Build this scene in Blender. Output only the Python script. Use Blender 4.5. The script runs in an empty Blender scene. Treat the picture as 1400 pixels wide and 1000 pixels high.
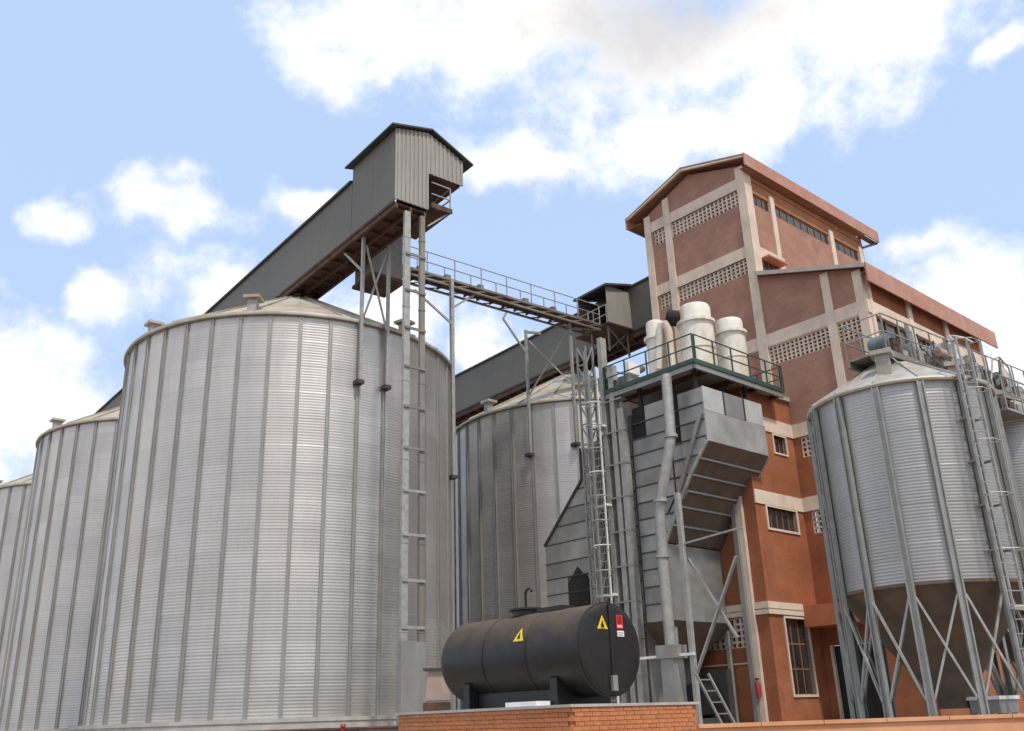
import bpy, bmesh, math, random
from mathutils import Vector, Matrix
random.seed(7)
rad = math.radians
sc = bpy.context.scene
COL = sc.collection

# ------------------------------------------------------------------ camera
f_px = 1280.0
pitch, roll = rad(20.8), rad(-1.93)
Fw = Vector((0, math.cos(pitch), math.sin(pitch)))
U0 = Vector((0, -math.sin(pitch), math.cos(pitch)))
Rt = Vector((1, 0, 0)) * math.cos(roll) + U0 * math.sin(roll)
Up = Vector((1, 0, 0)) * -math.sin(roll) + U0 * math.cos(roll)
cam = bpy.data.cameras.new('camera')
cam.sensor_width = 36
cam.lens = f_px * 36 / 1400
cam.clip_end = 20000
co = bpy.data.objects.new('camera', cam)
COL.objects.link(co)
M3 = Matrix((Rt, Up, -Fw)).transposed()
co.matrix_world = Matrix.Translation((0, 0, 1.6)) @ M3.to_4x4()
sc.camera = co

# ------------------------------------------------------------------ sun, exposure
SUN_EL, SUN_H = rad(58), Vector((0.50, -0.866, 0)).normalized()
sun = bpy.data.lights.new('sun', 'SUN')
sun.energy = 2.4
sun.angle = rad(4)
sun.color = (1, 0.93, 0.82)
so = bpy.data.objects.new('sun', sun)
COL.objects.link(so)
sdir = SUN_H * math.cos(SUN_EL) + Vector((0, 0, math.sin(SUN_EL)))
so.rotation_euler = sdir.to_track_quat('Z', 'Y').to_euler()
so.location = (0, 0, 60)
sc.view_settings.view_transform = 'Standard'
sc.view_settings.look = 'None'
sc.view_settings.gamma = 1
sc.view_settings.use_curve_mapping = False
sc.view_settings.exposure = 0.3

# ------------------------------------------------------------------ world: sky + clouds by direction
W = bpy.data.worlds.new('World')
sc.world = W
W.use_nodes = True
W.cycles.sampling_method = 'MANUAL'
W.cycles.sample_map_resolution = 512
wt = W.node_tree
wt.nodes.clear()
def wn(t, **k):
    n = wt.nodes.new(t)
    for a, v in k.items():
        setattr(n, a, v)
    return n
def wl(a, b): wt.links.new(a, b)
def wm(op, a, b=None, c=None, clamp=False):
    n = wn('ShaderNodeMath', operation=op, use_clamp=clamp)
    for i, v in enumerate((a, b, c)):
        if v is None: continue
        if isinstance(v, (int, float)): n.inputs[i].default_value = v
        else: wl(v, n.inputs[i])
    return n.outputs[0]
sky = wn('ShaderNodeTexSky', sky_type='NISHITA', sun_disc=False)
sky.sun_elevation = SUN_EL
sky.sun_rotation = math.atan2(SUN_H.x, SUN_H.y)
sky.air_density = 1.0
sky.dust_density = 1.2
tc = wn('ShaderNodeTexCoord')
sep = wn('ShaderNodeSeparateXYZ')
wl(tc.outputs['Generated'], sep.inputs[0])
nz = wn('ShaderNodeTexNoise')
nz.inputs['Scale'].default_value = 16
nz.inputs['Detail'].default_value = 9
nz.inputs['Roughness'].default_value = 0.62
wl(tc.outputs['Generated'], nz.inputs['Vector'])
nz2 = wn('ShaderNodeTexNoise')
nz2.inputs['Scale'].default_value = 2.6
nz2.inputs['Detail'].default_value = 3
wl(tc.outputs['Generated'], nz2.inputs['Vector'])
nw = wn('ShaderNodeTexNoise')        # billows: the cloud outlines are warped at two scales
nw.inputs['Scale'].default_value = 7
nw.inputs['Detail'].default_value = 4
wl(tc.outputs['Generated'], nw.inputs['Vector'])
nws = wn('ShaderNodeSeparateColor')
wl(nw.outputs['Color'], nws.inputs[0])
az0 = wm('MULTIPLY', wm('ARCTAN2', sep.outputs[0], sep.outputs[1]), 57.2958)
el0 = wm('MULTIPLY', wm('ARCSINE', sep.outputs[2]), 57.2958)
az = wm('ADD', az0, wm('MULTIPLY', wm('SUBTRACT', nws.outputs[0], 0.5), 11.0))
el = wm('ADD', el0, wm('MULTIPLY', wm('SUBTRACT', nws.outputs[1], 0.5), 6.0))
CLOUDS = [(-10.1, 39.8, 6.4, 2.2), (-11.6, 37.5, 3.1, 1.8), (-1.9, 40.8, 10.4, 3.4), (7.5, 40.9, 11.9, 4.1), (16.8, 38.5, 12.4, 4.6),
          (25.4, 36.7, 7.1, 3.2), (10.9, 33.4, 8.5, 2.2), (0.0, 33.6, 4.4, 1.7), (18.9, 33.5, 5.6, 2.4), (33.0, 33.5, 1.9, 0.9),
          (25.6, 24.6, 2.4, 1.0), (28.4, 21.5, 4.9, 2.7), (30.0, 18.5, 2.5, 3.1), (-29.3, 27.9, 1.9, 1.2), (-22.3, 28.7, 3.2, 1.6),
          (-26.1, 23.6, 2.3, 1.4), (-18.6, 24.2, 4.6, 2.1), (-30.0, 16.6, 6.6, 5.0), (-29.2, 13.3, 2.8, 1.9), (-14.0, 30.7, 2.2, 1.1),
          (-9.1, 23.5, 3.6, 1.9), (-0.4, 22.2, 3.4, 1.8), (11.0, 39.5, 9.5, 4.2)]
field = wm('SUBTRACT', wm('MULTIPLY', nz2.outputs[0], 2.2), 0.95)      # clouds that drift over the rest of the sky
# in the region in view the cloud positions are set one by one
inview = wm('MULTIPLY', wm('LESS_THAN', wm('ABSOLUTE', az), 42.0), wm('LESS_THAN', el, 46.0))
field = wm('SUBTRACT', field, wm('MULTIPLY', inview, 0.75))
for (a0, e0, ra, re) in CLOUDS:
    dx = wm('MULTIPLY', wm('SUBTRACT', az, a0), 1.0 / (ra * 1.3))
    dy = wm('MULTIPLY', wm('SUBTRACT', el, e0), 1.0 / (re * 1.3))
    d2 = wm('ADD', wm('MULTIPLY', dx, dx), wm('MULTIPLY', dy, dy))
    field = wm('SMOOTH_MAX', field, wm('SUBTRACT', 0.75, wm('MULTIPLY', wm('SQRT', d2), 0.8)), 0.15)
val = wm('ADD', wm('MULTIPLY', field, 0.62), wm('MULTIPLY', wm('SUBTRACT', nz.outputs[0], 0.5), 1.15))
mr = wn('ShaderNodeMapRange', interpolation_type='SMOOTHSTEP')
mr.inputs[1].default_value = -0.10
mr.inputs[2].default_value = 0.42
wl(val, mr.inputs[0])
# thick cores of cloud are greyer below
core = wn('ShaderNodeMapRange', interpolation_type='SMOOTHSTEP')
core.inputs[1].default_value = 0.25
core.inputs[2].default_value = 0.95
wl(wm('ADD', wm('SUBTRACT', 1.05, wm('MULTIPLY', wm('SQRT', wm('ADD', wm('POWER', wm('ABSOLUTE', wm('MULTIPLY', wm('SUBTRACT', az, 13.0), 0.065)), 2.0), wm('POWER', wm('ABSOLUTE', wm('MULTIPLY', wm('SUBTRACT', el, 40.5), 0.17)), 2.0))), 0.8)), wm('MULTIPLY', wm('SUBTRACT', nz.outputs[0], 0.5), 0.8)), core.inputs[0])
cm = wn('ShaderNodeMix', data_type='RGBA')
cm.inputs[6].default_value = (1.0, 0.985, 0.95, 1)
cm.inputs[7].default_value = (0.63, 0.62, 0.635, 1)
wl(core.outputs[0], cm.inputs[0])
veil = wn('ShaderNodeMix', data_type='RGBA')      # thin high haze whitening the blue
SKYGAIN = 0.13
sg = wn('ShaderNodeVectorMath', operation='SCALE')
sg.inputs[3].default_value = SKYGAIN
wl(sky.outputs[0], sg.inputs[0])
wl(sg.outputs[0], veil.inputs[6])
veil.inputs[7].default_value = (0.46, 0.605, 0.86, 1)
veil.inputs[0].default_value = 0.86
mx = wn('ShaderNodeMix', data_type='RGBA')
wl(mr.outputs[0], mx.inputs[0])
wl(veil.outputs[2], mx.inputs[6])
wl(cm.outputs[2], mx.inputs[7])
bg = wn('ShaderNodeBackground')
bg.inputs[1].default_value = 1.0
wl(mx.outputs[2], bg.inputs[0])
wo = wn('ShaderNodeOutputWorld')
wl(bg.outputs[0], wo.inputs[0])

# ------------------------------------------------------------------ materials
def mat(name, col, rough=0.7, metal=0.0, nscale=3.0, namt=0.25, bump=0.0, stretch=(1, 1, 1), col2=None, n2=0.5, ringstep=0, objvar=0.0, dust=None, brick=None, spec=0.5):
    m = bpy.data.materials.new(name)
    m.use_nodes = True
    nt = m.node_tree
    b = nt.nodes['Principled BSDF']
    L = nt.links.new
    def N(t, **k):
        n = nt.nodes.new(t)
        for a, v in k.items(): setattr(n, a, v)
        return n
    b.inputs['Roughness'].default_value = rough
    b.inputs['Metallic'].default_value = metal
    b.inputs['Specular IOR Level'].default_value = spec
    t = N('ShaderNodeTexCoord')
    mp = N('ShaderNodeMapping')
    mp.inputs['Scale'].default_value = stretch
    L(t.outputs['Object'], mp.inputs[0])
    n = N('ShaderNodeTexNoise')
    n.inputs['Scale'].default_value = nscale
    n.inputs['Detail'].default_value = 6
    n.inputs['Roughness'].default_value = 0.6
    L(mp.outputs[0], n.inputs[0])
    r = N('ShaderNodeMapRange')
    r.inputs[1].default_value, r.inputs[2].default_value = 0.3, 0.7
    r.inputs[3].default_value, r.inputs[4].default_value = 1 - namt, 1 + namt
    L(n.outputs[0], r.inputs[0])
    val = r.outputs[0]
    if ringstep or objvar:
        oi = N('ShaderNodeObjectInfo')
        sp = N('ShaderNodeSeparateXYZ'); L(t.outputs['Object'], sp.inputs[0])
        fl = N('ShaderNodeMath', operation='FLOOR'); dv = N('ShaderNodeMath', operation='DIVIDE')
        L(sp.outputs[2], dv.inputs[0]); dv.inputs[1].default_value = ringstep or 1000.0
        L(dv.outputs[0], fl.inputs[0])
        cb = N('ShaderNodeCombineXYZ'); L(fl.outputs[0], cb.inputs[0])
        L(oi.outputs['Random'], cb.inputs[1])
        wn_ = N('ShaderNodeTexWhiteNoise', noise_dimensions='3D'); L(cb.outputs[0], wn_.inputs[0])
        rr = N('ShaderNodeMapRange')
        rr.inputs[3].default_value, rr.inputs[4].default_value = 1 - objvar, 1 + objvar
        L(wn_.outputs[0], rr.inputs[0])
        mu = N('ShaderNodeMath', operation='MULTIPLY'); L(val, mu.inputs[0]); L(rr.outputs[0], mu.inputs[1]); val = mu.outputs[0]
    c1 = N('ShaderNodeRGB'); c1.outputs[0].default_value = (*col, 1)
    csock = c1.outputs[0]
    if brick:
        sp2 = N('ShaderNodeSeparateXYZ'); L(t.outputs['Object'], sp2.inputs[0])
        ad = N('ShaderNodeMath', operation='ADD')
        def lin(x, y):
            a = N('ShaderNodeMath', operation='MULTIPLY'); L(sp2.outputs[0], a.inputs[0]); a.inputs[1].default_value = x
            c = N('ShaderNodeMath', operation='MULTIPLY_ADD'); L(sp2.outputs[1], c.inputs[0]); c.inputs[1].default_value = y; L(a.outputs[0], c.inputs[2])
            return c.outputs[0]
        s = lin(brick[0], brick[1])
        cv = N('ShaderNodeCombineXYZ'); L(s, cv.inputs[0]); L(sp2.outputs[2], cv.inputs[1])
        bt = N('ShaderNodeTexBrick')
        bt.inputs['Scale'].default_value = 1
        bt.inputs['Brick Width'].default_value = 0.24
        bt.inputs['Row Height'].default_value = 0.085
        bt.inputs['Mortar Size'].default_value = 0.008
        bt.inputs['Color1'].default_value = (*[c * 0.93 for c in col], 1)
        bt.inputs['Color2'].default_value = (*[min(1, c * 1.07) for c in col], 1)
        bt.inputs['Mortar'].default_value = (*[min(1, c * 0.85 + .03) for c in col], 1)
        L(cv.outputs[0], bt.inputs[0])
        csock = bt.outputs[0]
    if col2:
        n2n = N('ShaderNodeTexNoise'); n2n.inputs['Scale'].default_value = n2; n2n.inputs['Detail'].default_value = 5
        L(mp.outputs[0], n2n.inputs[0])
        r2 = N('ShaderNodeMapRange'); r2.inputs[1].default_value, r2.inputs[2].default_value = 0.45, 0.66
        L(n2n.outputs[0], r2.inputs[0])
        mx = N('ShaderNodeMix', data_type='RGBA'); L(r2.outputs[0], mx.inputs[0]); L(csock, mx.inputs[6]); mx.inputs[7].default_value = (*col2, 1)
        csock = mx.outputs[2]
    sc_ = N('ShaderNodeVectorMath', operation='SCALE'); L(csock, sc_.inputs[0]); L(val, sc_.inputs[3])
    csock = sc_.outputs[0]
    if dust:
        g = N('ShaderNodeNewGeometry'); sp3 = N('ShaderNodeSeparateXYZ'); L(g.outputs['Normal'], sp3.inputs[0])
        r3 = N('ShaderNodeMapRange'); r3.inputs[1].default_value, r3.inputs[2].default_value = 0.16, 1.0
        ad2 = N('ShaderNodeMath', operation='MULTIPLY_ADD'); L(n.outputs[0], ad2.inputs[0]); ad2.inputs[1].default_value = 0.9; L(sp3.outputs[2], ad2.inputs[2])
        sb = N('ShaderNodeMath', operation='SUBTRACT'); L(ad2.outputs[0], sb.inputs[0]); sb.inputs[1].default_value = 0.45
        L(sb.outputs[0], r3.inputs[0]); r3.inputs[4].default_value = 0.85
        mx = N('ShaderNodeMix', data_type='RGBA'); L(r3.outputs[0], mx.inputs[0]); L(csock, mx.inputs[6]); mx.inputs[7].default_value = (*dust, 1)
        csock = mx.outputs[2]
        rd = N('ShaderNodeMapRange'); L(r3.outputs[0], rd.inputs[0]); rd.inputs[3].default_value = rough; rd.inputs[4].default_value = 0.9
        L(rd.outputs[0], b.inputs['Roughness'])
    L(csock, b.inputs['Base Color'])
    if bump:
        bp = N('ShaderNodeBump'); bp.inputs['Strength'].default_value = 0.5; bp.inputs['Distance'].default_value = bump
        L(n.outputs[0], bp.inputs['Height']); L(bp.outputs[0], b.inputs['Normal'])
    return m

galv = mat('galvanised_sheet', (0.57, 0.56, 0.535), 0.41, 0.78, 0.9, 0.09, stretch=(1.5, 1.5, 0.25), col2=(0.53, 0.49, 0.45), n2=0.16, ringstep=1.104, objvar=0.07)
galv_bin = mat('galvanised_bin_sheet', (0.37, 0.36, 0.345), 0.44, 0.80, 1.2, 0.08, stretch=(1.5, 1.5, 0.3), ringstep=0.9, objvar=0.05)
galv_post = mat('galvanised_stiffener', (0.33, 0.32, 0.30), 0.5, 0.5, 2, 0.15, stretch=(1, 1, .2))
steel = mat('galvanised_steel', (0.37, 0.36, 0.335), 0.55, 0.35, 4, 0.2, bump=0.004)
rust_post = mat('rust_stained_steel', (0.25, 0.23, 0.205), 0.6, 0.3, 2, 0.25, stretch=(1, 1, .3), col2=(0.18, 0.13, 0.10), n2=0.5)
steel_leg = mat('bin_leg_steel', (0.30, 0.305, 0.285), 0.55, 0.3, 3, 0.18)
roofm = mat('dusty_silo_roof', (0.46, 0.43, 0.38), 0.6, 0.3, 1.2, 0.18, col2=(0.40, 0.33, 0.24), n2=0.5)
roof_bin = mat('weathered_bin_roof', (0.40, 0.38, 0.35), 0.6, 0.2, 2.2, 0.22, col2=(0.30, 0.26, 0.21), n2=1.2)
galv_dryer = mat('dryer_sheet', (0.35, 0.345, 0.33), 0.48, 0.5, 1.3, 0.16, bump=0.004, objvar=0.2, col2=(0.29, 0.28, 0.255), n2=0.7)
pale_panel = mat('pale_weathered_panel', (0.46, 0.46, 0.44), 0.55, 0.2, 2, 0.12)
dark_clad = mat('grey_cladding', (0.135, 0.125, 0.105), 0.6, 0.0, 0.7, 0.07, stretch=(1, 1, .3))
pale_lit_clad = mat('pale_lit_cladding', (0.31, 0.295, 0.26), 0.6, 0.0, 1.2, 0.1, stretch=(1, 1, .3), objvar=0.08)  # sunlit copy of the grey cladding: light on the fronts painted in
dark_trim = mat('dark_trim', (0.06, 0.057, 0.052), 0.6, 0.1, 3, 0.2)
rust = mat('rusty_steel', (0.12, 0.06, 0.038), 0.8, 0.2, 3, 0.4, col2=(0.08, 0.05, 0.04), n2=2)
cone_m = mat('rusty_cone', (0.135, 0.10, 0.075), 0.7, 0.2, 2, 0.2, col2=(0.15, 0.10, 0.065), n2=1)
brickT = mat('tower_brick', (0.35, 0.185, 0.135), 0.88, 0, 1.1, 0.17, bump=0.008, brick=(-0.669 + .743, .743 + .669), col2=(0.33, 0.175, 0.12), n2=0.35)
brickL = mat('lower_brick', (0.32, 0.105, 0.04), 0.85, 0, 1.1, 0.2, bump=0.008, brick=(-0.669 + .743, .743 + .669), col2=(0.27, 0.085, 0.035), n2=0.4)
cream = mat('cream_concrete', (0.68, 0.555, 0.44), 0.85, 0, 2, 0.10, bump=0.004, col2=(0.58, 0.47, 0.38), n2=0.8)
roofred = mat('red_roof_sheet', (0.43, 0.20, 0.135), 0.6, 0, 2, 0.12, col2=(0.46, 0.25, 0.18), n2=0.6)
canopy_m = mat('orange_canopy_paint', (0.42, 0.13, 0.055), 0.75, 0, 2, 0.12)
soffit_m = mat('brown_soffit', (0.22, 0.10, 0.05), 0.8, 0, 2, 0.2)
eave_or = mat('orange_eave_board', (0.34, 0.15, 0.07), 0.8, 0, 2, 0.2)
glass_m = mat('dark_window_glass', (0.035, 0.03, 0.03), 0.12, 0, 2, 0.2)
dark_m = mat('dark_interior', (0.02, 0.018, 0.016), 0.9, 0, 2, 0.2)
tank_m = mat('black_tank_paint', (0.014, 0.012, 0.011), 0.45, 0, 2.5, 0.3, bump=0.002, dust=(0.13, 0.088, 0.062), spec=0.4)
dull_red = mat('dull_red_paint', (0.30, 0.025, 0.02), 0.5, 0, 3, 0.15)
black_m = mat('black_steel', (0.012, 0.012, 0.012), 0.5, 0, 3, 0.3)
yellow_m = mat('sign_yellow', (0.75, 0.55, 0.02), 0.5, 0, 3, 0.05)
red_m = mat('sign_red', (0.65, 0.02, 0.015), 0.5, 0, 3, 0.05)
white_m = mat('white_paint', (0.78, 0.77, 0.74), 0.6, 0, 3, 0.06)
cyc_m = mat('cream_duct_paint', (0.76, 0.72, 0.64), 0.6, 0, 3, 0.12, stretch=(1, 1, .35), col2=(0.55, 0.45, 0.34), n2=1.3, bump=0.003)
green_m = mat('green_paint', (0.03, 0.07, 0.055), 0.5, 0, 4, 0.25)
conc = mat('grey_concrete', (0.42, 0.39, 0.36), 0.9, 0, 2, 0.15, bump=0.01)
ground_m = mat('dusty_ground', (0.22, 0.15, 0.10), 0.95, 0, 0.6, 0.25, bump=0.02)
yard_m = mat('yard_concrete', (0.26, 0.235, 0.21), 0.92, 0, 0.5, 0.18, bump=0.01)
brickP = mat('orange_brick', (0.50, 0.185, 0.075), 0.85, 0, 9, 0.16, bump=0.006, objvar=0.09)
mortar_m = mat('mortar', (0.42, 0.17, 0.08), 0.95, 0, 6, 0.2)
orange_wall = mat('orange_render', (0.62, 0.30, 0.15), 0.85, 0, 2, 0.1, bump=0.003, col2=(0.68, 0.36, 0.2), n2=0.8)
darkred = mat('dark_red_brick', (0.14, 0.075, 0.06), 0.9, 0, 2, 0.25, bump=0.01)
pink_m = mat('faded_pink_paint', (0.36, 0.26, 0.22), 0.75, 0, 3, 0.15)
blue_m = mat('faded_blue_paint', (0.15, 0.185, 0.185), 0.5, 0, 3, 0.15)

# ------------------------------------------------------------------ mesh builder
class MB:
    def __init__(s): s.v, s.f = [], []
    def add(s, vs, fs):
        o = len(s.v); s.v += [Vector(p) for p in vs]; s.f += [tuple(i + o for i in q) for q in fs]
        return s
    def hexa(s, p):
        return s.add(p, [(0, 3, 2, 1), (4, 5, 6, 7), (0, 1, 5, 4), (1, 2, 6, 5), (2, 3, 7, 6), (3, 0, 4, 7)])
    def box(s, F, a, b, z):
        (a0, a1), (b0, b1), (z0, z1) = a, b, z
        return s.hexa([F(a0, b0, z0), F(a1, b0, z0), F(a1, b1, z0), F(a0, b1, z0), F(a0, b0, z1), F(a1, b0, z1), F(a1, b1, z1), F(a0, b1, z1)])
    def beam(s, p, q, w, h=None, up=(0, 0, 1)):
        p, q, h = Vector(p), Vector(q), h or w
        d = (q - p).normalized(); u = Vector(up)
        if abs(d.dot(u)) > 0.98: u = Vector((0.78, 0.62, 0))
        x = d.cross(u).normalized() * w / 2; y = x.cross(d).normalized() * h / 2
        return s.hexa([p - x - y, p + x - y, p + x + y, p - x + y, q - x - y, q + x - y, q + x + y, q - x + y])
    def tube(s, p, q, r, n=8, r2=None, cap=True):
        return s.path([p, q], r, n, [r, r if r2 is None else r2], cap)
    def path(s, pts, r, n=8, rs=None, cap=True):
        pts = [Vector(p) for p in pts]; rs = rs or [r] * len(pts); vs = []; prev = None
        for i, p in enumerate(pts):
            d = (pts[min(i + 1, len(pts) - 1)] - pts[max(i - 1, 0)]).normalized()
            if prev is None:
                u = Vector((0, 0, 1)) if abs(d.z) < 0.9 else Vector((1, 0, 0))
                x = d.cross(u).normalized()
            else:
                x = (prev - d * prev.dot(d)).normalized()
            prev = x; y = d.cross(x)
            vs += [p + (x * math.cos(k * 2 * math.pi / n) + y * math.sin(k * 2 * math.pi / n)) * rs[i] for k in range(n)]
        fs = []
        for i in range(len(pts) - 1):
            for k in range(n):
                fs.append((i * n + k, i * n + (k + 1) % n, (i + 1) * n + (k + 1) % n, (i + 1) * n + k))
        if cap: fs += [tuple(range(n))[::-1], tuple(range((len(pts) - 1) * n, len(pts) * n))]
        return s.add(vs, fs)
    def prism(s, poly, vec):
        poly = [Vector(p) for p in poly]; n = len(poly); vec = Vector(vec)
        return s.add(poly + [p + vec for p in poly], [tuple(range(n))[::-1], tuple(range(n, 2 * n))] + [(i, (i + 1) % n, n + (i + 1) % n, n + i) for i in range(n)])
    def lathe(s, c, prof, n=32, t0=0, t1=360, close=None):
        c = Vector(c); full = abs(t1 - t0) >= 359.9; m = n if full else n + 1; vs = []
        for r, z in prof:
            for k in range(m):
                t = rad(t0 + (t1 - t0) * k / n); vs.append(c + Vector((r * math.cos(t), r * math.sin(t), z)))
        fs = []
        for i in range(len(prof) - 1):
            for k in range(n):
                k2 = (k + 1) % m
                fs.append((i * m + k, i * m + k2, (i + 1) * m + k2, (i + 1) * m + k))
        if full and prof[0][0] > 0 and close: fs.append(tuple(range(m))[::-1])
        if full and prof[-1][0] > 0 and close: fs.append(tuple(range((len(prof) - 1) * m, len(prof) * m)))
        return s.add(vs, fs)
    def mesh(s, name, m, origin=(0, 0, 0), smooth=False):
        o = Vector(origin); me = bpy.data.meshes.new(name)
        me.from_pydata([p - o for p in s.v], [], s.f)
        bm = bmesh.new(); bm.from_mesh(me); bmesh.ops.recalc_face_normals(bm, faces=bm.faces[:]); bm.to_mesh(me); bm.free()
        me.materials.append(m)
        if smooth:
            me.polygons.foreach_set('use_smooth', [True] * len(me.polygons))
            if smooth != 'all': me.set_sharp_from_angle(angle=rad(38))
        return me
    def build(s, name, m, parent=None, smooth=False, label=None, kind=None):
        o = parent
        loc = Vector((0, 0, 0))
        while o is not None: loc += Vector(o.location); o = o.parent
        ob = bpy.data.objects.new(name, s.mesh(name, m, loc, smooth)); COL.objects.link(ob)
        ob.parent = parent
        if label: ob['label'] = label
        if kind: ob['kind'] = kind
        return ob
def inst(name, me, parent, loc=(0, 0, 0), rz=0.0):
    o = bpy.data.objects.new(name, me); COL.objects.link(o); o.parent = parent; o.location = loc; o.rotation_euler = (0, 0, rz); return o
def tag(o, label, cat, group=None):
    o['label'] = label; o['category'] = cat
    if group: o['group'] = group
    return o
def thing(name, label, cat, loc, group=None):
    o = bpy.data.objects.new(name, None); COL.objects.link(o); o.location = loc; o.empty_display_size = 0.3
    return tag(o, label, cat, group)
KIDS = {}
def copy_tree(o, parent=None):
    c = o.copy(); COL.objects.link(c); c.parent = parent
    for ch in list(o.children): copy_tree(ch, c)
    return c
def frame(ox, oy, deg):
    A = Vector((-math.sin(rad(deg)), math.cos(rad(deg)), 0)); B = Vector((math.cos(rad(deg)), math.sin(rad(deg)), 0)); O = Vector((ox, oy, 0))
    def P(a, b, z): return O + A * a + B * b + Vector((0, 0, z))
    P.A, P.B, P.O = A, B, O
    return P
S1 = frame(-10.45, 42.2, 38.5)       # big silo row
S2 = frame(3.78, 54.38, 38.5)         # second row
def G2(a, b, z): return S2(a * 1.056, b * 1.056, z * 1.056 - .09)      # second gallery: a little larger than the first
G2.A, G2.B = S2.A, S2.B
def T2(a, b, z): return S2(a, b, z * 1.056 - .09)
BT = frame(11.51, 39.35, 42)         # brick tower, near corner
DR = frame(7.21, 33.84, 42)          # dryer corner
PL = frame(0.898, 18.98, 42)         # tank plinth corner
BN = frame(10.263, 23.889, 38.5)     # hopper bins
YZ = 1.2                             # yard level

# ------------------------------------------------------------------ ground
def sheet(name, m, x0, x1, y0, y1, z):
    o = MB().add([(x0, y0, z), (x1, y0, z), (x1, y1, z), (x0, y1, z)], [(0, 1, 2, 3)]).build(name, m); o['kind'] = 'structure'; return o
sheet('ground', ground_m, -3000, 3000, -3000, 3000, 0)
FX = frame(0, 0, 0)   # a = +Y, b = +X
yd = MB().box(FX, (19.9, 140), (-90, 90), (0.004, YZ)).build('yard', yard_m); yd['kind'] = 'structure'

# ------------------------------------------------------------------ silos
SR, SZ0, SZ1, NSEG = 7.5, 1.95, 17.4, 39
STEP = 360.0 / NSEG
def strip_mesh(name, R, dth, z0, z1, pitch, amp, ringh, m, ncol=3):
    mb = MB(); rows = []
    n = int((z1 - z0) / pitch * 4)
    for i in range(n + 1):
        z = z0 + (z1 - z0) * i / n
        k = int((z - z0) / ringh)
        rows.append((R + amp * math.sin(2 * math.pi * (z - z0) / pitch) - 0.004 * (k % 2), z))
    vs = []; fs = []
    for r, z in rows:
        for k in range(ncol + 1):
            t = rad(-dth / 2 + dth * k / ncol); vs.append((r * math.cos(t), r * math.sin(t), z))
    for i in range(n):
        for k in range(ncol):
            a = i * (ncol + 1) + k
            fs.append((a, a + 1, a + ncol + 2, a + ncol + 1))
    return mb.add(vs, fs).mesh(name, m, smooth='all')
def make_silo():
    root = thing('grain_silo', '', 'silo', (0, 0, YZ), 'tall corrugated grain silos')
    zb = YZ
    sm = strip_mesh('wall_sheet', SR, STEP, SZ0 - zb, SZ1 - zb, 0.115, 0.0042, 1.104, galv)
    st = MB()
    FS = frame(0, 0, 0); FS = lambda a, b, z: Vector((SR + a, b, z))
    # a folded channel: two lips and a web, standing proud of the sheets
    st.box(FS, (0.0, 0.075), (-0.07, -0.045), (SZ0 - zb, SZ1 - zb - .05)); st.box(FS, (0.0, 0.075), (0.045, 0.07), (SZ0 - zb, SZ1 - zb - .05)); st.box(FS, (0.022, 0.045), (-0.045, 0.045), (SZ0 - zb, SZ1 - zb - .05))
    stm = st.mesh('stiffener', galv_post)
    rp = MB(); dth = 360.0 / 26; vs = []
    za, ze = 21.45 - zb, SZ1 + 0.02 - zb
    def cp(r, t, dz=0): return Vector((r * math.cos(rad(t)), r * math.sin(rad(t)), ze + (za - ze) * (7.62 - r) / (7.62 - 0.55) + dz))
    h = dth / 2
    rp.hexa([cp(7.62, -h), cp(7.62, h), cp(.55, h), cp(.55, -h), cp(7.62, -h, .03), cp(7.62, h, .03), cp(.55, h, .03), cp(.55, -h, .03)])
    rp.hexa([cp(7.62, h - .35, .03), cp(7.62, h - .02, .03), cp(.55, h - .02, .03), cp(.55, h - 3, .03), cp(7.62, h - .35, .13), cp(7.62, h - .02, .13), cp(.55, h - .02, .1), cp(.55, h - 3, .1)])
    rpm = rp.mesh('roof_panel', roofm)
    th = -93.6 + STEP / 2 - STEP * 12
    k = 0
    while th < 40:
        inst('wall_sheet', sm, root, rz=rad(th)); inst('stiffener', stm, root, rz=rad(th - STEP / 2)); th += STEP; k += 1
    inst('stiffener', stm, root, rz=rad(th - STEP / 2))
    t0 = th - STEP / 2
    MB().lathe((0, 0, YZ), [(SR, SZ0 - zb), (SR, SZ1 - zb)], 24, t0, t0 + 360 - k * STEP).build('wall_shell', galv, root, smooth='all')
    for i in range(26): inst('roof_panel', rpm, root, rz=rad(i * dth))
    MB().lathe((0, 0, YZ), [(7.50, SZ1 - .07 - zb), (7.66, SZ1 - .07 - zb), (7.68, SZ1 + .0 - zb), (7.66, SZ1 + .07 - zb), (7.56, SZ1 + .07 - zb), (7.50, SZ1 - .07 - zb)], 78).build('eave_ring', roofm, root, smooth=True)
    MB().lathe((0, 0, YZ), [(.75, za - .25), (.75, za + .35), (.6, za + .4), (0.001, za + .4)], 20).build('apex_collar', steel, root, smooth=True)
    MB().lathe((0, 0, YZ), [(7.95, -.05), (7.95, .62), (7.99, .62), (7.99, SZ0 - .002 - zb), (7.2, SZ0 - .002 - zb)], 78).build('plinth', conc, root, smooth=True)
    for t in (-183, -137.8, -91.5, -34.5, 15, 60, 105, 145):
        r = 6.95; c, s_ = math.cos(rad(t)), math.sin(rad(t))
        FV = lambda a, b, z: Vector((c * (r + a) - s_ * b, s_ * (r + a) + c * b, YZ + cp(r, 0).z + z))
        v = MB().box(FV, (-.19, .19), (-.19, .19), (-.25, .48)).build('roof_vent', steel, root)
        MB().box(FV, (-.34, .34), (-.34, .34), (.481, .60)).build('vent_cap', roofm, v)
    return root
silo = make_silo()
silo.location = S1(0, 0, YZ)
silo['label'] = 'largest corrugated steel silo, nearest, standing below the tall grey head house'
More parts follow.
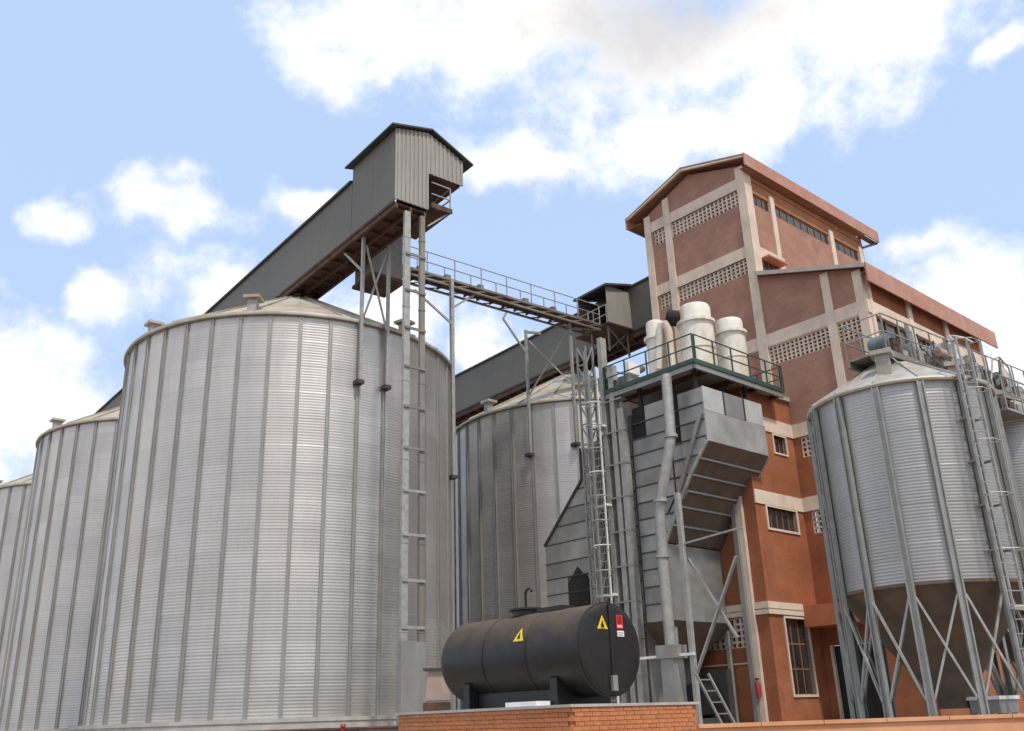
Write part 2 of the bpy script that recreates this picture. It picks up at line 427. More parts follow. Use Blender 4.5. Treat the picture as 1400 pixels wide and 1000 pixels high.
for (P, al, lb) in ((S1, 16.5, 'second silo from the left, partly hidden behind the largest silo'), (S1, 33.0, 'leftmost silo, cut off by the left edge of the photo'), (S2, 0, 'shaded silo behind the black tank, between the largest silo and the dryer')):
    c = copy_tree(silo); c.location = P(al, 0, YZ); c['label'] = lb

# low dark kerb wall that retains the silo yard
kw = thing('kerb_wall', 'low dark red brick wall below the concrete plinths of the silos', 'wall', (-14, 31, YZ))
MB().box(FX, (31.0, 31.3), (-60, -2.6), (YZ, 1.54)).build('wall_body', darkred, kw)
MB().box(FX, (30.97, 31.33), (-60, -2.57), (1.541, 1.59)).build('coping', darkred, kw)
tag(MB().tube((-5.55, 30.7, YZ), (-5.55, 30.7, 1.62), .07, 10).tube((-5.55, 30.7, 1.62), (-5.55, 30.7, 1.70), .12, 10, .05).build('marker_post', dull_red), 'small red marker post in front of the largest silo plinth', 'post')

# ------------------------------------------------------------------ galleries
def ribs(mb, P, a, off, z, n, d, along=True):
    """thin vertical ribs on a wall face"""
g1 = thing('conveyor_gallery', 'long dark grey enclosed conveyor gallery with raised head house, above the largest silo', 'gallery', S1(-5, -.2, 21.6), 'enclosed grain conveyor galleries')
def wall_sheets(P, root, a0, a1, off, z0, z1, m, w=1.9, name='side_sheet', t=.05, gap=.004):
    n = max(1, round((a1 - a0) / w)); s = (a1 - a0) / n
    for i in range(n):
        lo = a0 + i * s
        MB().box(P, (lo + gap, lo + s - gap), (off, off + t), (z0, z1)).build(name, m, root)
G1 = (-1.0, .62)
A_END = 52
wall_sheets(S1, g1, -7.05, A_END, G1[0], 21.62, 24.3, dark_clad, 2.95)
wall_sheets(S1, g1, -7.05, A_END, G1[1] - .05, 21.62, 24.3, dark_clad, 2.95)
MB().prism([S1(-7.0, G1[0] - .12, 24.25), S1(-7.0, -.19, 24.62), S1(-7.0, G1[1] + .12, 24.25), S1(-7.0, G1[1] + .12, 24.36), S1(-7.0, -.19, 24.74), S1(-7.0, G1[0] - .12, 24.36)], S1.A * (A_END + 7)).build('roof_sheet', dark_trim, g1)
MB().box(S1, (-10.6, A_END), (G1[0] + .01, G1[1] - .01), (21.52, 21.617)).build('floor_deck', rust, g1)
for o in (G1[0] + .12, -.19, G1[1] - .12):
    MB().box(S1, (-10.7, A_END), (o - .06, o + .06), (21.30, 21.515)).build('floor_beam', rust, g1)
for i in range(26):
    a = -10.4 + i * 1.1
    MB().box(S1, (a, a + .09), (G1[0] + .19, G1[1] - .19), (21.36, 21.512)).build('cross_beam', rust, g1)
# head house
hf = -10.75
wall_sheets(S1, g1, hf, -7.08, G1[0], 21.62, 25.02, dark_clad, 1.85, 'head_house_sheet')
wall_sheets(S1, g1, hf, -7.08, 2.35, 23.5, 24.62, dark_clad, 1.85, 'head_house_sheet')
def front_sheet(o0, o1, z0, zt0, zt1):
    mb = MB(); n = max(1, round((o1 - o0) / .21)); s = (o1 - o0) / n
    for i in range(n):   # trapezoid ribs
        u0, u1 = o0 + i * s, o0 + (i + 1) * s
        zt = lambda u: zt0 + (zt1 - zt0) * (u - o0) / (o1 - o0)
        m1, m2 = u0 + s * .55, u0 + s * .7
        mb.hexa([S1(hf, u0, z0), S1(hf, m1, z0), S1(hf + .05, m1, z0), S1(hf + .05, u0, z0), S1(hf, u0, zt(u0)), S1(hf, m1, zt(m1)), S1(hf + .05, m1, zt(m1)), S1(hf + .05, u0, zt(u0))])
        mb.hexa([S1(hf - .035, m1, z0), S1(hf - .035, u1, z0), S1(hf + .05, u1, z0), S1(hf + .05, m1, z0), S1(hf - .035, m1, zt(m1)), S1(hf - .035, u1, zt(u1)), S1(hf + .05, u1, zt(u1)), S1(hf + .05, m1, zt(m1))])
    return mb
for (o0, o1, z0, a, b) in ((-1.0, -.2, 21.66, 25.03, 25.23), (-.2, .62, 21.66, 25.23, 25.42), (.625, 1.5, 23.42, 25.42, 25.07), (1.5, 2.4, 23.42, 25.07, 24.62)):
    front_sheet(o0, o1, z0, a, b).build('head_house_front_sheet', pale_lit_clad, g1)
MB().box(S1, (hf + .06, -8.2), (.60, .66), (21.64, 23.4)).build('inner_wall', dark_clad, g1)
MB().box(S1, (hf + .1, -7.3), (.7, 2.3), (23.36, 23.42)).build('overhang_soffit', rust, g1)
ridge = (0.72, 25.62)
for (e0, ez, nm) in ((-1.28, 25.02, 0), (2.85, 24.52, 1)):
    MB().prism([S1(hf - .2, e0, ez), S1(hf - .2, ridge[0], ridge[1] - .1), S1(hf - .2, ridge[0], ridge[1] - .03), S1(hf - .2, e0, ez + .08)], S1.A * 4.15).build('head_house_roof', dark_trim, g1)
MB().box(S1, (-7.15, -7.08), (G1[0] + .05, 2.35), (24.4, 24.95)).build('head_house_back', dark_clad, g1)
# service platform with rails on the right of the head house
pf_ = MB().box(S1, (hf - .1, -8.0), (.70, 1.75), (21.82, 21.90)).box(S1, (hf - .14, hf - .101), (.70, 1.75), (21.75, 21.98)).build('service_platform', rust, g1)
rl = MB()
for a in (hf - .05, -9.4, -8.05): rl.beam(S1(a, 1.7, 21.9), S1(a, 1.7, 23.0), .05)
for z in (22.45, 23.0):
    rl.beam(S1(hf - .05, 1.7, z), S1(-8.05, 1.7, z), .045); rl.beam(S1(hf - .05, .75, z), S1(hf - .05, 1.7, z), .045)
rl.beam(S1(hf + .05, .62, 20.9), S1(hf + .05, 1.65, 21.82), .06)
rl.build('handrail', steel, pf_)
# transfer chute box under the gallery
MB().box(S1, (-5.9, -4.4), (.70, 2.35), (20.75, 23.6)).build('transfer_box', rust_post, g1)
MB().box(S1, (-6.1, -4.2), (.66, 2.4), (20.60, 20.745)).build('transfer_floor', rust, g1)

g2 = thing('conveyor_gallery', 'dark grey enclosed conveyor gallery with open side cabin, running into the brick tower', 'gallery', G2(-3, -.2, 20.9), 'enclosed grain conveyor galleries')
wall_sheets(G2, g2, -10.4, 46, -1.0, 20.9, 23.42, dark_clad, 2.95)
wall_sheets(G2, g2, -10.4, 46, .57, 20.9, 23.42, dark_clad, 2.95)
MB().prism([G2(-10.4, -1.12, 23.38), G2(-10.4, -.19, 23.7), G2(-10.4, .74, 23.38), G2(-10.4, .74, 23.48), G2(-10.4, -.19, 23.82), G2(-10.4, -1.12, 23.48)], G2.A * 59.6).build('roof_sheet', dark_trim, g2)
MB().box(G2, (-10.4, 46), (-.99, .61), (20.80, 20.897)).build('floor_deck', dark_trim, g2)
for o in (-.88, -.19, .5): MB().box(G2, (-10.4, 46), (o - .06, o + .06), (20.55, 20.795)).build('floor_beam', rust, g2)
for i in range(20):
    a = -8.8 + i * 1.1
    MB().box(G2, (a, a + .09), (-.81, .43), (20.62, 20.792)).build('cross_beam', rust, g2)
# side cabin, open towards the big silo
co_ = -2.75
MB().box(G2, (-5.95, -5.90), (co_, -1.005), (20.95, 23.16)).build('cabin_front_sheet', pale_lit_clad, g2)
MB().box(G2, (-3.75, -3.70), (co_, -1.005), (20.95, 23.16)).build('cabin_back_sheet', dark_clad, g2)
MB().box(G2, (-6.1, -3.5), (co_ - .15, -1.1), (20.85, 20.945)).build('cabin_floor', rust, g2)
MB().prism([G2(-6.15, co_ - .22, 23.02), G2(-6.15, -1.0, 23.5), G2(-6.15, -1.0, 23.6), G2(-6.15, co_ - .22, 23.14)], G2.A * 2.75).build('cabin_roof', dark_trim, g2)
MB().box(G2, (-5.89, -3.76), (-1.06, -1.004), (20.96, 23.2)).build('cabin_doorway', dark_m, g2)
for a, o in ((-5.85, co_ + .05), (-4.6, co_ + .05), (-5.85, -1.3)):
    MB().beam(G2(a, o, 19.4), G2(a, o, 20.84), .08).build('cabin_post', rust_post, g2)
MB().beam(G2(-5.85, co_ + .05, 19.5), G2(-5.85, -1.2, 20.8), .06).beam(G2(-5.85, -1.2, 19.5), G2(-5.85, co_ + .05, 20.8), .06).build('cabin_brace', rust_post, g2)
rl = MB()
for a in (-5.85, -4.85, -3.8): rl.beam(G2(a, co_, 20.95), G2(a, co_, 22.05), .05)
for z in (21.5, 22.05): rl.beam(G2(-5.85, co_, z), G2(-3.8, co_, z), .045)
rl.build('handrail', steel, g2)

# ------------------------------------------------------------------ bucket elevator beside the big silo
be = thing('bucket_elevator', 'twin leg bucket elevator rising up the face of the largest silo', 'elevator', S1(-10.6, 0, YZ))
for o0, o1, m in ((-.47, -.20, steel), (.28, .50, rust_post)):
    l = MB().box(S1, (-10.70, -10.56), (o0, o1), (YZ, 21.3))
    leg = l.build('elevator_leg', m, be)
    for i in range(6):
        z = 4.6 + i * 3.1
        MB().box(S1, (-10.715, -10.545), (o0 - .015, o1 + .015), (z, z + .07)).build('leg_flange', m, leg)
MB().box(S1, (-10.77, -10.48), (-.48, .51), (YZ, 4.3)).build('boot', galv_post, be)
for i in range(11):
    z = 3.1 + i * 1.62
    MB().box(S1, (-10.76, -10.702), (-.44, .51), (z, z + .10)).build('rung_bar', steel if i < 5 else rust_post, be)

# ------------------------------------------------------------------ support frames
def post(name, label, P, al, off, z0, z1, w=.13, group=None, brackets=True):
    t = thing(name, label, 'post', P(al, off, z0), group)
    MB().beam(P(al, off, z0), P(al, off, z1), w).build('shaft', steel, t)
    if brackets: MB().box(P, (al - .14, al + .3), (off - .16, off + .16), (z0 - .12, z0 + .02)).build('bracket', dark_trim, t)
    return t
SF = thing('support_frame', 'pair of braced steel posts carrying the gallery on the wall of the largest silo', 'frame', S1(-7.68, 0, 14.7))
for o in (-.72, .54):
    MB().beam(S1(-7.72, o, 14.75), S1(-7.72, o, 21.3), .13).build('post', steel, SF)
    MB().box(S1, (-7.84, -7.3), (o - .16, o + .16), (14.6, 14.76)).build('bracket', dark_trim, SF)
MB().beam(S1(-7.7, -.6, 17.6), S1(-7.7, .45, 20.9), .07).build('brace', steel, SF)
MB().beam(S1(-7.78, .45, 17.2), S1(-7.78, -.6, 20.9), .07).build('brace', steel, SF)
MB().beam(S1(-7.8, -.72, 19.6), S1(-6.0, -.72, 21.3), .09).build('knee_brace', steel, SF)
p3 = post('catwalk_post', 'tall steel post carrying the catwalk at the right edge of the largest silo', S1, -5.62, 5.3, 12.0, 21.75, .17, 'posts under the catwalk')
MB().beam(S1(-5.6, 5.35, 20.3), S1(-5.2, 7.0, 21.6), .09).build('brace', steel, p3)
MB().beam(S1(-5.7, 5.25, 19.4), S1(-5.6, 3.2, 20.7), .09).build('brace', steel, p3)
p1 = post('catwalk_post', 'steel post on the shaded silo wall with a bent arm under the catwalk', T2, -3.78, -6.80, 13.9, 20.5, .13, 'posts under the catwalk')
MB().beam(T2(-3.78, -6.8, 20.4), T2(-3.6, -5.6, 20.65), .12).build('arm', steel, p1)
MB().beam(T2(-3.78, -6.8, 19.2), T2(-3.6, -8.2, 20.9), .09).build('brace', steel, p1)
MB().beam(T2(-3.6, -8.2, 20.9), T2(-3.5, -7.8, 21.5), .09).build('brace', steel, p1)
p2 = post('catwalk_post', 'steel post in front of the shaded silo, under the open gallery cabin', T2, -5.72, -5.30, 14.2, 20.6, .13, 'posts under the catwalk')
for (u, v) in (((-5.72, -5.3, 17.2), (-3.9, -6.7, 19.9)), ((-3.78, -6.7, 17.0), (-5.6, -5.4, 20.1)), ((-5.72, -5.3, 20.3), (-5.5, -3.0, 20.8))):
    MB().beam(T2(*u), T2(*v), .07).build('brace', steel, p2)

# ------------------------------------------------------------------ catwalk
cw = thing('catwalk', 'rusty steel catwalk with handrails bridging from the head house to the gallery cabin', 'walkway', S1(-5, 9, 21.7))
c0, c1_ = 2.4, 15.3
CWA = (-5.45, -4.55)
MB().box(S1, CWA, (c0, c1_), (21.84, 21.90)).build('deck', rust, cw)
for a in CWA:
    tr = MB()
    for z in (21.50, 21.80): tr.box(S1, (a - .05, a + .05), (c0, c1_), (z, z + .09))
    n = 12
    for i in range(n):
        u0 = c0 + (c1_ - c0) * i / n; u1 = c0 + (c1_ - c0) * (i + 1) / n
        tr.beam(S1(a, u0, 21.55), S1(a, u1, 21.85), .05)
    tr.build('side_truss', rust_post, cw)
for i in range(15):
    o = c0 + .3 + i * .8
    MB().box(S1, (CWA[0] + .06, CWA[1] - .06), (o, o + .07), (21.6, 21.7)).build('cross_member', rust, cw)
for a in CWA:
    rl = MB()
    for z in (22.45, 23.0): rl.tube(S1(a, c0, z), S1(a, c1_, z), .026, 6)
    rl.build('handrail', steel, cw)
    for i in range(9):
        o = c0 + i * (c1_ - c0) / 8
        MB().beam(S1(a, o, 21.88), S1(a, o, 23.0), .045).build('rail_post', steel, cw)
MB().box(S1, (-5.15, -4.85), (c0, c1_), (21.92, 22.12)).build('conveyor_trough', rust_post, cw)
for o in (3.6, 5.2, 7.2, 10.1, 12.0):
    MB().box(S1, (-5.3, -4.7), (o, o + .3), (21.93, 22.2)).build('roller_box', rust_post, cw)

# ------------------------------------------------------------------ brick tower building
bt = thing('brick_building', 'brick process tower of several storeys with cream concrete frame and red roofs', 'building', BT(0, 5, YZ))
wallT = .28
def lwall(a, z, m, b=0, name='brick_wall', par=None):   # wall in the left facade plane
    return MB().box(BT, a, (b, b + wallT), z).build(name, m, par or bt)
def screen(a, z, nx, nz, b=0.0, face='l', par=None, aplane=0):
    """breeze block screen with real openings"""
    mb = MB(); (a0, a1), (z0, z1) = a, z
    sx, sz = (a1 - a0) / nx, (z1 - z0) / nz; tx, tz = sx * .36, sz * .36
    G = BT
    for i in range(nx + 1):
        c = a0 + i * sx
        lo, hi = max(a0, c - tx / 2), min(a1, c + tx / 2)
        mb.box(G, (lo, hi), (b + .03, b + .16), (z0, z1))
    for j in range(nz + 1):
        c = z0 + j * sz
        lo, hi = max(z0, c - tz / 2), min(z1, c + tz / 2)
        mb.box(G, (a0, a1), (b + .045, b + .15), (lo, hi))
    s = mb.build('breeze_block_screen', cream, par or bt); s['kind'] = 'stuff'
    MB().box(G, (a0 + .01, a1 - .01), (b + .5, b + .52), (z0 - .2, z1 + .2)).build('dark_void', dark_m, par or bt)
    return s
# tower, left facade
TA = (0.0, 6.2)
lwall((.0, 6.2), (13.0, 20.92), brickT)
lwall((.0, 6.2), (21.70, 24.57), brickT)
lwall((.0, 6.2), (25.40, 25.95), brickT)
MB().prism([BT(0, 0, 25.952), BT(6.2, 0, 25.952), BT(6.2, 0, 26.45), BT(3.2, 0, 27.62), BT(0, 0, 26.55)], BT.B * wallT).build('gable_wall', brickT, bt)
screen((.38, 4.55), (24.572, 25.38), 17, 4); screen((4.95, 5.72), (24.572, 25.38), 3, 4)
screen((.38, 4.55), (20.925, 21.68), 17, 4); screen((4.95, 5.72), (20.925, 21.68), 3, 4)
lwall((5.72, 6.2), (24.571, 25.399), brickT); lwall((5.72, 6.2), (20.921, 21.699), brickT)
for z in ((25.40, 25.98), (21.70, 22.28)):
    MB().box(BT, (-.02, 6.22), (-.05, .2), z).build('ring_beam', cream, bt)
    MB().box(BT, (-.055, .14), (.21, 2.6 if z[0] < 23 else .5), z).build('ring_beam', cream, bt)
for a, zt in (((-.08, .38), 26.52), ((4.55, 4.95), 26.9), ((5.86, 6.26), 26.4)):
    MB().box(BT, a, (-.09, .22), (13.2, zt)).build('pilaster', cream, bt)
# tower, right facade (plane a = 0)
TB = 10.9
def rwall(b, z, m, a=0.0, name='brick_wall'):
    return MB().box(BT, (a, a + wallT), b, z).build(name, m, bt)
rwall((.28, TB), (18.0, 24.62), brickT)
rwall((.28, TB), (25.28, 25.9), eave_or, name='eave_wall')
MB().box(BT, (-.08, .22), (.222, .50), (13.2, 26.2)).build('pilaster', cream, bt)
for b in ((2.0, 2.36), (7.5, 7.88), (10.55, 10.92)):
    MB().box(BT, (-.08, .2), b, (20.5, 25.6)).build('pilaster', cream, bt)
def ribbon(b0, b1, z0, z1, n, a=0.0):
    fr = MB().box(BT, (a + .06, a + .12), (b0, b1), (z0, z0 + .06)).box(BT, (a + .06, a + .12), (b0, b1), (z1 - .06, z1))
    for i in range(n + 1):
        c = b0 + (b1 - b0 - .05) * i / n; fr.box(BT, (a + .055, a + .125), (c, c + .05), (z0 + .062, z1 - .062))
    w = fr.build('window', soffit_m, bt)
    for i in range(n):
        c0_ = b0 + (b1 - b0 - .05) * i / n
        MB().box(BT, (a + .085, a + .095), (c0_ + .052, c0_ + (b1 - b0 - .05) / n - .002), (z0 + .064, z1 - .064)).build('pane', glass_m, w)
    return w
ribbon(.52, 1.98, 24.64, 25.27, 3); ribbon(2.38, 7.48, 24.64, 25.27, 8); ribbon(7.9, 10.52, 24.64, 25.27, 4)
MB().box(BT, (-.05, .2), (.52, 1.98), (20.75, 20.86)).build('window_sill', cream, bt)
ww = MB().box(BT, (-.03, -.004), (.62, 1.95), (20.87, 21.6)).build('window', glass_m, bt)
for i in range(4): MB().box(BT, (-.045, -.031), (.62 + i * .42, .68 + i * .42), (20.87, 21.6)).build('mullion', soffit_m, ww)
MB().box(BT, (-.5, -.06), (.5, 2.1), (21.62, 21.69)).build('window_canopy', roofred, bt)
MB().prism([BT(-.0, 2.4, 20.7), BT(-1.0, 2.4, 20.55), BT(-.0, 2.4, 21.5)], BT.B * 1.5).build('flashing', cream, bt)
# back and far walls of the tower
MB().box(BT, (5.92, 6.2), (.28, TB), (13, 26.3)).build('brick_wall', brickT, bt)
MB().box(BT, (.0, 6.2), (TB, TB + .25), (13, 26.3)).build('brick_wall', brickT, bt)
# tower roof
RB0, RB1 = -.45, 12.3
ridge_a, ridge_z = 3.3, 27.95
for (e, ez, hw) in ((-.42, 26.80, 1), (7.15, 26.62, 0)):
    n = 13; ln = (RB1 - RB0) / n
    for i in range(n):
        MB().prism([BT(e, RB0 + i * ln + .006, ez), BT(ridge_a, RB0 + i * ln + .006, ridge_z - .06), BT(ridge_a, RB0 + i * ln + .006, ridge_z), BT(e, RB0 + i * ln + .006, ez + .07)], BT.B * (ln - .012)).build('roof_sheet', roofred, bt)
    o = -.07 if e < 0 else .07
    MB().box(BT, (min(e, e + o), max(e, e + o)), (RB0, RB1), (ez - .58, ez + .09)).build('fascia', roofred, bt)
    MB().prism([BT(e + (.03 if e < 0 else -.03), RB0, ez - .10), BT(ridge_a, RB0, ridge_z - .22), BT(ridge_a, RB0, ridge_z - .10), BT(e + (.03 if e < 0 else -.03), RB0, ez - .03)], BT.B * .12).build('barge_board', cream, bt)
MB().box(BT, (-.40, -.09), (RB0 + .1, RB1 - .1), (26.16, 26.20)).build('soffit', soffit_m, bt)
MB().box(BT, (6.27, 7.1), (RB0 + .1, RB1 - .1), (26.0, 26.04)).build('soffit', soffit_m, bt)
MB().box(BT, (-.06, .1), (.5, TB), (25.9, 26.155)).build('eave_board', eave_or, bt)
MB().beam(BT(-.35, 12.25, 26.2), BT(-.1, 10.95, 25.6), .12).build('downpipe', dark_trim, bt)

# lower wing, left facade a from -4.95 to 0
LZ0 = YZ
def lw(a, z, m=brickL): return lwall(a, z, m)
lw((-4.95, -.004), (16.98, 20.6 - 2.05), brickT)
MB().prism([BT(-.004, 0, 18.552), BT(-.004, 0, 20.55), BT(-4.95, 0, 18.99), BT(-4.95, 0, 18.552)], BT.B * wallT).build('gable_wall', brickT, bt)
lw((-4.95, .4), (13.13, 16.08), brickT)
MB().box(BT, (-5.02, 1.7), (-.05, .2), (17.0, 17.58)).build('ring_beam', cream, bt)
MB().box(BT, (-5.02, 1.7), (-.02, .05), (16.95, 16.998)).build('beam_edge', cream, bt)
screen((-3.12, -.08), (16.085, 16.945), 14, 5); screen((-4.57, -3.5), (16.085, 16.945), 5, 5); screen((.38, 1.7), (16.085, 16.945), 6, 5)
lwall((1.7, 6.2), (16.0, 16.97), brickT)
for a in ((-3.5, -3.12), (-4.96, -4.57)):
    MB().box(BT, a, (-.075, .22), (13.2, 18.95 if a[0] < -4 else 19.4)).build('pilaster', cream, bt)
# bands of the lower storeys on the main facade
for zb_, zt_ in ((12.55, 13.14), (9.36, 9.95)):
    MB().box(BT, (-4.98, -.66), (-.05, .2), (zb_, zt_)).build('ring_beam', cream, bt)
for z0, z1 in ((11.65, 12.52), (8.42, 9.33)):
    screen((-3.3, -1.02), (z0, z1), 10, 4)
    lwall((-1.02, -.6), (z0 - .02, z1 + .03), brickL); lwall((-4.95, -3.3), (z0 - .02, z1 + .03), brickL)
lwall((-4.95, -.6), (9.9, 11.64), brickL); lwall((-4.95, -.6), (5.5, 8.41), brickL)
lwall((-1.0, -.6), (1.2, 5.5), brickL); lwall((-4.95, -3.2), (1.2, 5.5), brickL); lwall((-3.2, -1.0), (4.0, 5.5), brickL)
dr_ = MB().box(BT, (-3.15, -1.05), (.16, .2), (1.2, 3.98)).build('door', dark_m, bt)
MB().box(BT, (-3.2, -3.1), (-.04, .1), (1.2, 4.0)).build('door_jamb', cream, bt)
MB().box(BT, (-1.1, -1.0), (-.04, .1), (1.2, 4.0)).build('door_jamb', cream, bt)
MB().box(BT, (-3.6, -.70), (-1.15, -.006), (4.68, 5.48)).build('entrance_canopy', canopy_m, bt)
# right facade of the lower wing
LA, LB = -4.95, 11.2
rwall((.28, LB), (17.6, 18.7), brickL, LA); rwall((.28, LB), (1.2, 16.1), brickL, LA); 
MB().box(BT, (LA - .07, LA + .2), (.2, LB), (17.0, 17.59)).build('ring_beam', cream, bt)
for b in ((.0, .45), (3.6, 4.0), (7.2, 7.6), (10.8, 11.2)):
    MB().box(BT, (LA - .09, LA + .2), (b[0] + .222 if b[0] == 0 else b[0], b[1]), (13.2, 18.9)).build('pilaster', cream, bt)
for b in ((.47, 3.58), (4.02, 7.18), (7.62, 10.78)):
    w_ = MB().box(BT, (LA + .1, LA + .12), b, (16.1, 16.98)).build('window', glass_m, bt)
    for i in range(4):
        x = b[0] + (b[1] - b[0] - .07) * i / 3; MB().box(BT, (LA + .03, LA + .09), (x, x + .07), (16.1, 16.98)).build('mullion', soffit_m, w_)
MB().box(BT, (LA, .0), (LB, LB + .25), (1.2, 18.7)).build('brick_wall', brickL, bt)
# lean-to roof
WB0, WB1 = -.32, 12.3
n = 13; ln = (WB1 - WB0) / n
for i in range(n):
    b0 = WB0 + i * ln
    MB().prism([BT(-.09 if b0 > -.2 else -.1, b0 + .006, 20.56), BT(-5.3, b0 + .006, 18.93), BT(-5.3, b0 + .006, 19.02), BT(-.09, b0 + .006, 20.66)], BT.B * (ln - .012)).build('roof_sheet', roofred, bt)
MB().box(BT, (-5.37, -5.302), (WB0, WB1), (18.2, 19.05)).build('fascia', roofred, bt)
MB().prism([BT(-.1, WB0 - .05, 20.48), BT(-5.3, WB0 - .05, 18.85), BT(-5.3, WB0 - .05, 19.02), BT(-.1, WB0 - .05, 20.68)], BT.B * .048).build('barge_board', conc, bt)
MB().box(BT, (-5.30, -5.06), (WB0 + .1, WB1 - .1), (18.66, 18.70)).build('soffit', soffit_m, bt)

# projecting block beside the dryer
PA, PB = -.66, -3.45
def prw(b, z, m=brickL, name='brick_wall'): return MB().box(BT, (PA, PA + .26), b, z).build(name, m, bt)
ZT = 14.2
WIN1, WIN2, WIN3 = ((-1.55, -.66), (11.72, 12.46)), ((-2.70, -.62), (8.45, 9.30)), ((-2.45, -.92), (2.2, 4.98))
def fill(win):
    (b0, b1), (z0, z1) = win
    prw((PB + .26, b0), (z0, z1)); prw((b1, -.002), (z0, z1))
prw((PB + .26, -.002), (12.46, ZT)); fill(WIN1); prw((PB + .26, -.002), (9.30, 11.72)); fill(WIN2); prw((PB + .26, -.002), (4.98, 8.45)); fill(WIN3); prw((PB + .26, -.002), (1.2, 2.2))
def framed(win, nx, nz, t=.09):
    (b0, b1), (z0, z1) = win
    w = MB().box(BT, (PA - .05, PA + .12), (b0 - t, b1 + t), (z0 - t, z0)).box(BT, (PA - .05, PA + .12), (b0 - t, b1 + t), (z1, z1 + t)).box(BT, (PA - .05, PA + .12), (b0 - t, b0), (z0, z1)).box(BT, (PA - .05, PA + .12), (b1, b1 + t), (z0, z1)).build('window_frame', cream, bt)
    sx, sz = (b1 - b0) / nx, (z1 - z0) / nz
    for i in range(nx):
        for j in range(nz):
            MB().box(BT, (PA + .14, PA + .15), (b0 + i * sx + .03, b0 + (i + 1) * sx - .03), (z0 + j * sz + .03, z0 + (j + 1) * sz - .03)).build('pane', glass_m, w)
    mb = MB()
    for i in range(nx + 1): mb.box(BT, (PA + .12, PA + .17), (b0 + i * sx - .03, b0 + i * sx + .03), (z0, z1))
    for j in range(nz + 1): mb.box(BT, (PA + .125, PA + .165), (b0, b1), (z0 + j * sz - .03, z0 + j * sz + .03))
    mb.build('glazing_bars', soffit_m, w)
framed(WIN1, 3, 1, .07); framed(WIN2, 5, 1); framed(WIN3, 3, 3)
for z in ((12.55, 13.15), (9.36, 9.92)):
    MB().box(BT, (PA - .05, PA + .02), (PB, -.051), z).build('ring_beam', cream, bt)
for z in ((5.0 + .1, 5.28), (5.31, 5.56)):
    MB().box(BT, (PA - .08, PA + .02), (PB - .08, -1.152), z).build('ring_beam', cream, bt)
    MB().box(BT, (PA + .021, 4.2), (PB - .08, PB + .02), z).build('ring_beam', cream, bt)
def plw(a, z, m=brickL): return MB().box(BT, a, (PB, PB + .25), z).build('brick_wall', m, bt)
plw((PA, 4.6), (5.1, ZT)); plw((PA, .42), (1.2, 5.1)); plw((.42, 4.6), (1.2, 3.95))
screen((.42, 2.3), (3.955, 5.07), 7, 5, b=PB)
plw((2.3, 4.6), (3.95, 5.1))
MB().box(BT, (4.35, 4.6), (PB + .25, 0), (1.2, ZT)).build('brick_wall', brickL, bt)
MB().box(BT, (PA - .12, 4.7), (PB - .12, -.01), (ZT, ZT + .18)).build('flat_roof', conc, bt)
MB().box(BT, (-.10, .36), (PB - .16, PB - .002), (1.2, 9.9)).build('pilaster', cream, bt)
MB().box(BT, (.12, .32), (PB - .30, PB - .162), (1.2, 9.9)).build('downpipe', galv_post, bt)
for z in (3.35,): MB().box(BT, (.42, 3.2), (PB - .05, PB - .003), (z, z + .06)).build('string_course', cream, bt)
ar = MB().prism([BT(1.62, PB - .02, 1.2), BT(1.62, PB - .02, 2.3), BT(1.8, PB - .02, 2.55), BT(2.1, PB - .02, 2.62), BT(2.35, PB - .02, 2.5), BT(2.45, PB - .02, 2.3), BT(2.45, PB - .02, 1.2)], BT.B * .015).build('arched_doorway', dark_m, bt)
MB().path([BT(1.60, PB - .06, 1.2), BT(1.60, PB - .06, 2.3), BT(1.8, PB - .06, 2.58), BT(2.1, PB - .06, 2.66), BT(2.37, PB - .06, 2.52), BT(2.48, PB - .06, 2.3), BT(2.48, PB - .06, 1.2)], .05, 6).build('arch_trim', cream, ar)
fe = thing('fire_extinguisher', 'red fire extinguisher hanging on the cream pilaster low on the brick block', 'extinguisher', BT(.02, PB - .27, 2.15))
MB().lathe(BT(.02, PB - .27, 0), [(.001, 2.15), (.1, 2.16), (.1, 2.62), (.05, 2.7), (.035, 2.76), (.001, 2.77)], 14).build('cylinder_body', dull_red, fe, smooth=True)
MB().beam(BT(.02, PB - .38, 2.78), BT(.02, PB - .18, 2.80), .05).build('handle', black_m, fe)

# ------------------------------------------------------------------ grain dryer
dy = thing('grain_dryer', 'tall galvanised grain dryer with flared top and sloping underside, left of the brick tower', 'dryer', DR(2, 2, YZ))
DB = 3.93
PROF = [(0, 11.2), (.9, 10.1), (1.62, 9.02), (2.4, 7.75)]       # sloping underside on the left face
def edge_a(z):
    if z >= 11.2: return 0.0
    for (a0, z0), (a1, z1) in zip(PROF, PROF[1:]):
        if z1 <= z <= z0: return a0 + (a1 - a0) * (z0 - z) / (z0 - z1)
    return 2.4
zs = [4.9, 5.55, 6.2, 6.85, 7.5, 8.15, 8.8, 9.45, 10.1, 10.75, 11.4, 12.05, 12.7, 13.35]
def dpanel(a0f, a1f, z0, z1, b=0.0, name='side_panel', m=galv_dryer):
    g = .014
    pts = [DR(a0f(z0) + g, b, z0 + g), DR(a1f(z0) - g, b, z0 + g), DR(a1f(z1) - g, b, z1 - g), DR(a0f(z1) + g, b, z1 - g)]
    return MB().prism(pts, DR.B * .05).build(name, m, dy)
